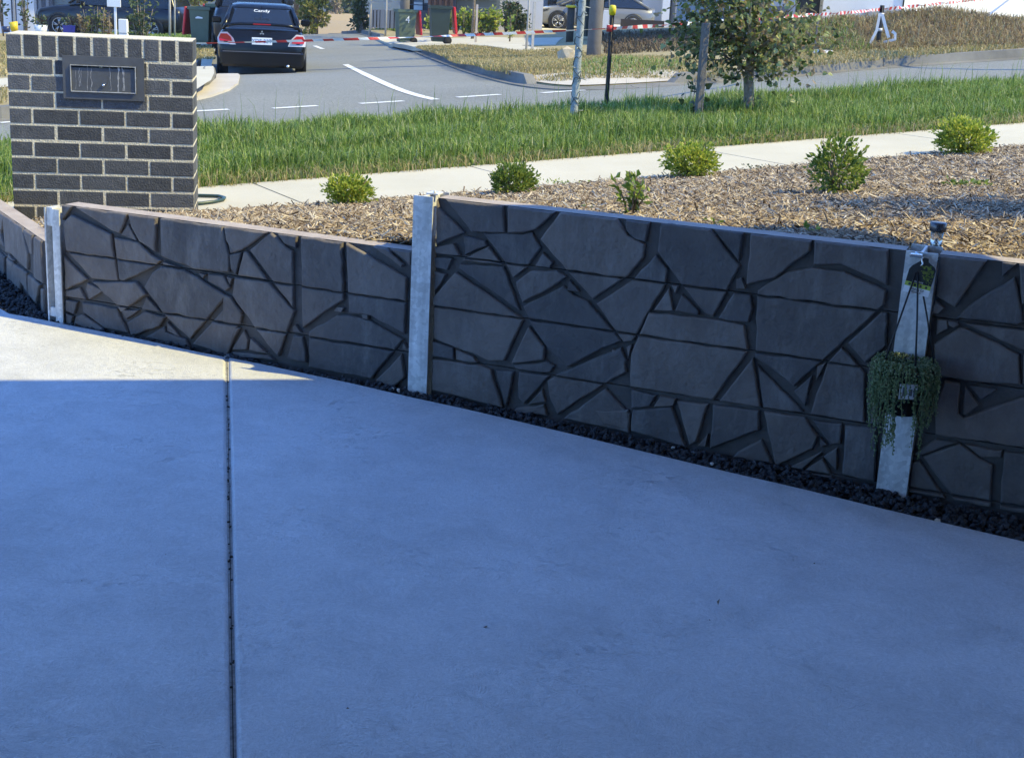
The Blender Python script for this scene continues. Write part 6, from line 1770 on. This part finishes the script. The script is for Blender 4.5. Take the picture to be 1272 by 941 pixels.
# dark house with timber cladding
y = 50
H2 = thing("house", "dark modern house with brown vertical timber cladding and grey-green garage door", "house", (at_y(560, 40, y)[0], y, at_y(560, 40, y)[2]))
fb(H2, "wall", M_HSLATE, 500, 13, 546, 36, y, .4); fb(H2, "wall", M_HGREY, 500, -70, 546, 13, y + .6, 7)
wd = fb(H2, "window", M_GLASS, 503, -12, 514, 12, y + .45, .1); fb(H2, "window_frame", M_HSLATE, 503, 5.6, 531, 6.6, y + .40, .05, parent=wd); fb(H2, "window_frame", M_HSLATE, 508, -12, 509, 12, y + .40, .05, parent=wd)
fb(H2, "panel", M_HWHITE, 514, 3, 525, 13, y + .42, .1); fb(H2, "panel", M_HWHITE, 527, -20, 532, 4, y + .42, .1); fb(H2, "downpipe", M_TRIM, 525.3, -20, 526.4, 13, y + .38, .08)
for k in range(9): fb(H2, "cladding_board", M_CLAD, 532.5 + k * 3.45, -70, 535.6 + k * 3.45, 33, y - .3 + .04 * (k % 2), .15)
fb(H2, "wall", M_HSLATE, 563.5, -70, 567, 32, y - .1, 7)
for k in range(5): fb(H2, "garage_door_panel", M_GDOOR, 567, -22 + k * 10.6, 621, -11.8 + k * 10.6, y + .3 + .002 * k, .1)
fb(H2, "lintel", M_CLAD, 567, -70, 623, -4, y - .2, .5)
roof_box(H2, 500, 622, y, 8, at_y(560, -70, y)[2])
# white house with garage behind the grey car
y = 60
H3 = thing("house", "white rendered two part house behind the grey car with dark garage opening", "house", (at_y(760, 40, y)[0], y, at_y(760, 40, y)[2]))
zt3 = 4.2
fb(H3, "wall", M_HWHITE, 622, -70, 630, 40, y - 8, 6, ztop=zt3); fb(H3, "wall", M_HWHITE, 630, -70, 646, 3, y - 8, .4, ztop=zt3)
fb(H3, "doorway", M_TRIM, 630, 3, 646, 40, y - 7.5, .2); fb(H3, "door", M_BRDOOR, 631, 5, 636, 30, y - 7.8, .1)
fb(H3, "wall", M_HWHITE, 646, -70, 676, 40, y - 8, 6, ztop=zt3)
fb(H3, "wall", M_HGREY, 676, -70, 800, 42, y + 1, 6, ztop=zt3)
w3 = fb(H3, "window", M_GLASS, 681, -12, 692, 9, y + .9, .1)
for k in range(3): fb(H3, "window_frame", M_HSLATE, 681, -4 + k * 5, 692, -3.4 + k * 5, y + .86, .04, parent=w3)
for k in range(2): fb(H3, "window_frame", M_HSLATE, 684.5 + k * 3.6, -12, 685 + k * 3.6, 9, y + .86, .04, parent=w3)
fb(H3, "wall", M_HWHITE, 800, -70, 826, 26, y + .5, 6, ztop=zt3)
fb(H3, "column", M_HWHITE, 825, -70, 834, 40, y - 4, .4, ztop=zt3)
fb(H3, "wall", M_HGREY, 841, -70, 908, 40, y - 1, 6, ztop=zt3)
roof_box(H3, 700, 905, y - 1.5, 8, zt3)
PP = thing("retaining_wall", "low pale retaining wall under the raised driveway of the grey car", "garden wall", at_y(770, 45, 50))
fb(PP, "pier", M_HWHITE, 744, 13, 756, 52, 50, .3); fb(PP, "wall", M_HWHITE, 756, 37, 836, 42, 50.1, 8.5); fb(PP, "shadow_board", mat("gap_shade", (.05, .04, .035), rough=.9), 771, 25, 825, 37, 50.6, .2)  # dark board put in for the shade of the gap under the car
fb(PP, "paving", M_PATH, 640, 38.6, 744, 44, 52, 8)
# house on the right: blue-grey wall in shade, dark opening, bright white wall
y = 36
H4 = thing("house", "pale house on the right behind the mound with dark doorway and bright white end wall", "house", (at_y(1100, 20, y)[0], y, at_y(1100, 26, y)[2]))
zt4 = 4.6
fb(H4, "wall", M_HGREY, 905, -70, 990, 50, y - 5.5, 10.5, ztop=zt4); fb(H4, "doorway", M_TRIM, 994, -70, 1025, 42, y + .6, .3, ztop=zt4 - .6); fb(H4, "wall", M_HWHITE, 1025, -70, 1124, 34, y + .2, 6, ztop=zt4)  # left wing extended forward to cast shade on the bank
fb(H4, "plinth", M_HGREY, 1078, 13, 1123, 30, y - .1, .4)
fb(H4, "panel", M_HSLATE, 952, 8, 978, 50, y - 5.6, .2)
roof_box(H4, 905, 1110, y + 1.2, 7, zt4, over=.1)
# end wall turned to the sun
a = at_y(1124, 15, y); b = MB(); ex = Vector((a[0], y + .15, 0)); dr_ = Vector((.80, .60, 0)); zb4 = at_y(1200, 40, y)[2]
b.add([ex + Vector((0, 0, zb4)), ex + dr_ * 9 + Vector((0, 0, zb4)), ex + dr_ * 9 + Vector((0, 0, zt4)), ex + Vector((0, 0, zt4))], [(0, 1, 2, 3)])
nb = Vector((-.6, .8, 0)) * .3
b.add([ex + nb + Vector((0, 0, zb4)), ex + nb + dr_ * 9 + Vector((0, 0, zb4)), ex + nb + dr_ * 9 + Vector((0, 0, zt4)), ex + nb + Vector((0, 0, zt4))], [(0, 1, 2, 3)])
b.build("end_wall", M_HWHITE, H4, world=True)
# hedges and planting in front of the dark house
for i, px in enumerate((566, 576, 586, 596, 606, 614)):
    bush(px, 42, 44, .75, .72, (M_BOXLEAF, M_YELLEAF)[i % 2], "pale yellow-green upright hedge plant, number %s along the dark house garage" % ("one two three four five six".split()[i]), n=220, leaf=.13, stems=12)
for i, (px, w_, h_) in enumerate(((536, .7, .6), (628, .9, 1.0), (638, .9, .85), (648, .8, .6))):
    bush(px, 42, 45, w_, h_, M_DKLEAF if i else M_YELLEAF, ("yellowish bush between the two right-hand bins", "tall dark bush before the brown door", "dark bush right of the brown door", "low dark bush near the grey car nose")[i], n=260, leaf=.13, stems=9)
bush(633, 53, 36, .35, .75, M_BOXLEAF, "single green sapling on the verge before the dark bushes", n=70, leaf=.1, stems=3)

# ------------------------------------------------------------------ mounds with dry weeds on the right
def mound(name, pxl, y, top, m, depth, seed):
    """low heap: ridge line traced by pixel heights at distance y"""
    base = []
    V, Fq = [], []
    cols = len(pxl)
    prof = [(-1.0, 0), (-.8, .16), (-.5, .5), (-.2, .86), (0, 1), (.3, .9), (.7, .4), (1, 0)]
    for px, pt in pxl:
        r = at_y(px, pt, y)
        for fy, fz in prof:
            yy = y + fy * depth; xx = r[0] + (yy - y) * (r[0] / y) * .5
            g = block_z(xx, yy) - .04
            zz = g + max(0, (r[2] - g)) * fz + (.10 * mnoise.noise((xx * 1.3, yy * 1.3, seed)) * fz)
            V.append((xx, yy, zz))
    n = len(prof)
    for i in range(cols - 1):
        for k in range(n - 1): Fq.append((i * n + k, (i + 1) * n + k, (i + 1) * n + k + 1, i * n + k + 1))
    o = raw_mesh(name, V, Fq, m, smooth=True)
    return o, np.array(V).reshape(cols, n, 3)
def mound_weeds(G, n, m, h0, h1, w, nm, f0=0.0, f1=1.0, zmax=.62):
    cols, k, _ = G.shape
    i = RNG.uniform(0, cols - 1.001, n); j = RNG.uniform(0, (k - 1.001) * zmax, n); i0, j0 = i.astype(int), j.astype(int); fi, fj = (i - i0)[:, None], (j - j0)[:, None]
    P_ = G[i0, j0] * (1 - fi) * (1 - fj) + G[i0 + 1, j0] * fi * (1 - fj) + G[i0, j0 + 1] * (1 - fi) * fj + G[i0 + 1, j0 + 1] * fi * fj
    d = {(round(a, 5), round(b_, 5)): c for a, b_, c in P_}
    it = iter(P_[:, 2])
    return tag(blades(nm, P_[:, 0], P_[:, 1], lambda a, b_: next(it), m, h0, h1, w, 1.25, 0, 1.5), kind='stuff')
M_MOUND = mat("mound_soil", (.16, .11, .07), rough=1, col2=(.30, .22, .14), vscale=3, bump=.8, bscale=30)
o, G1 = mound("dirt_mound", [(935, 52), (960, 36), (985, 28), (1010, 32), (1035, 27), (1050, 25), (1075, 29), (1095, 26), (1115, 20), (1140, 18), (1165, 16), (1190, 18), (1220, 22), (1260, 26), (1320, 28), (1380, 34)], 27, 0, M_MOUND, 4.2, 3)
tag(o, kind='structure')
mound_weeds(G1, 19000, M_WEED, .04, .20, .018, "brown_weeds"); mound_weeds(G1, 2200, M_STRAW, .05, .30, .012, "dry_stalks"); mound_weeds(G1[:6], 2600, M_GRASS, .05, .22, .016, "green_weeds", zmax=.5)
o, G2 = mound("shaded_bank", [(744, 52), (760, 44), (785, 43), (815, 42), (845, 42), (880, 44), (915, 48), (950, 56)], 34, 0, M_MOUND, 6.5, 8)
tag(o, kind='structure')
mound_weeds(G2, 6000, mat("shade_dark_weeds", (.06, .05, .03), rough=.95, island=[(.07, .05, .03), (.13, .09, .055), (.18, .13, .08), (.08, .08, .04)]), .05, .22, .02, "shade_dark_weeds")  # weeds coloured darker to carry the house's shade on the bank
X, Y = scatter(pxb([(935, 88), (1060, 77), (1272, 60), (1272, 46), (1060, 58), (940, 76)]), 900)
tag(blades("dry_grass", X, Y, block_z, M_STRAW, .02, .10, .016, 1.2, 0, 1.6), kind='stuff')
p = at_y(1012, 66, 22.5); p[2] = block_z(p[0], p[1]); t = thing("survey_stake", "thin grey timber stake standing in the weeds left of the mound", "stake", p, .3); b = MB(); b.box((0, 0, .24), (.03, .03, .7)); b.build("shaft", M_STAKE, t)
p = at_y(1022, 66, 22.2); p[2] = block_z(p[0], p[1]) + .06; b = MB(); b.box((0, 0, 0), (.30, .012, .07), -.1, M=Matrix.Rotation(-.9, 4, 'X')); b.box((.06, -.06, -.05), (.26, .01, .03), .3, M=Matrix.Rotation(-1.1, 4, 'X') @ Matrix.Rotation(.3, 4, 'Z')); o = b.build("board_scrap", M_WHITETAPE); o.location = p; tag(o, "white board scrap lying against the weeds by the thin survey stake", "scrap")
# pale rock on the dry verge
p = on_surf(703, 76, block_z); o = pebbles("rock", np.array([0.]), np.array([0.]), np.array([.07]), .17, .2, mat("sandstone", (.42, .34, .22), rough=.95, col2=(.56, .47, .33), vscale=12, bump=.7, bscale=20)); o.location = p
tag(o, "pale sandstone rock on the dry grass left of the wrapped tree", "rock")
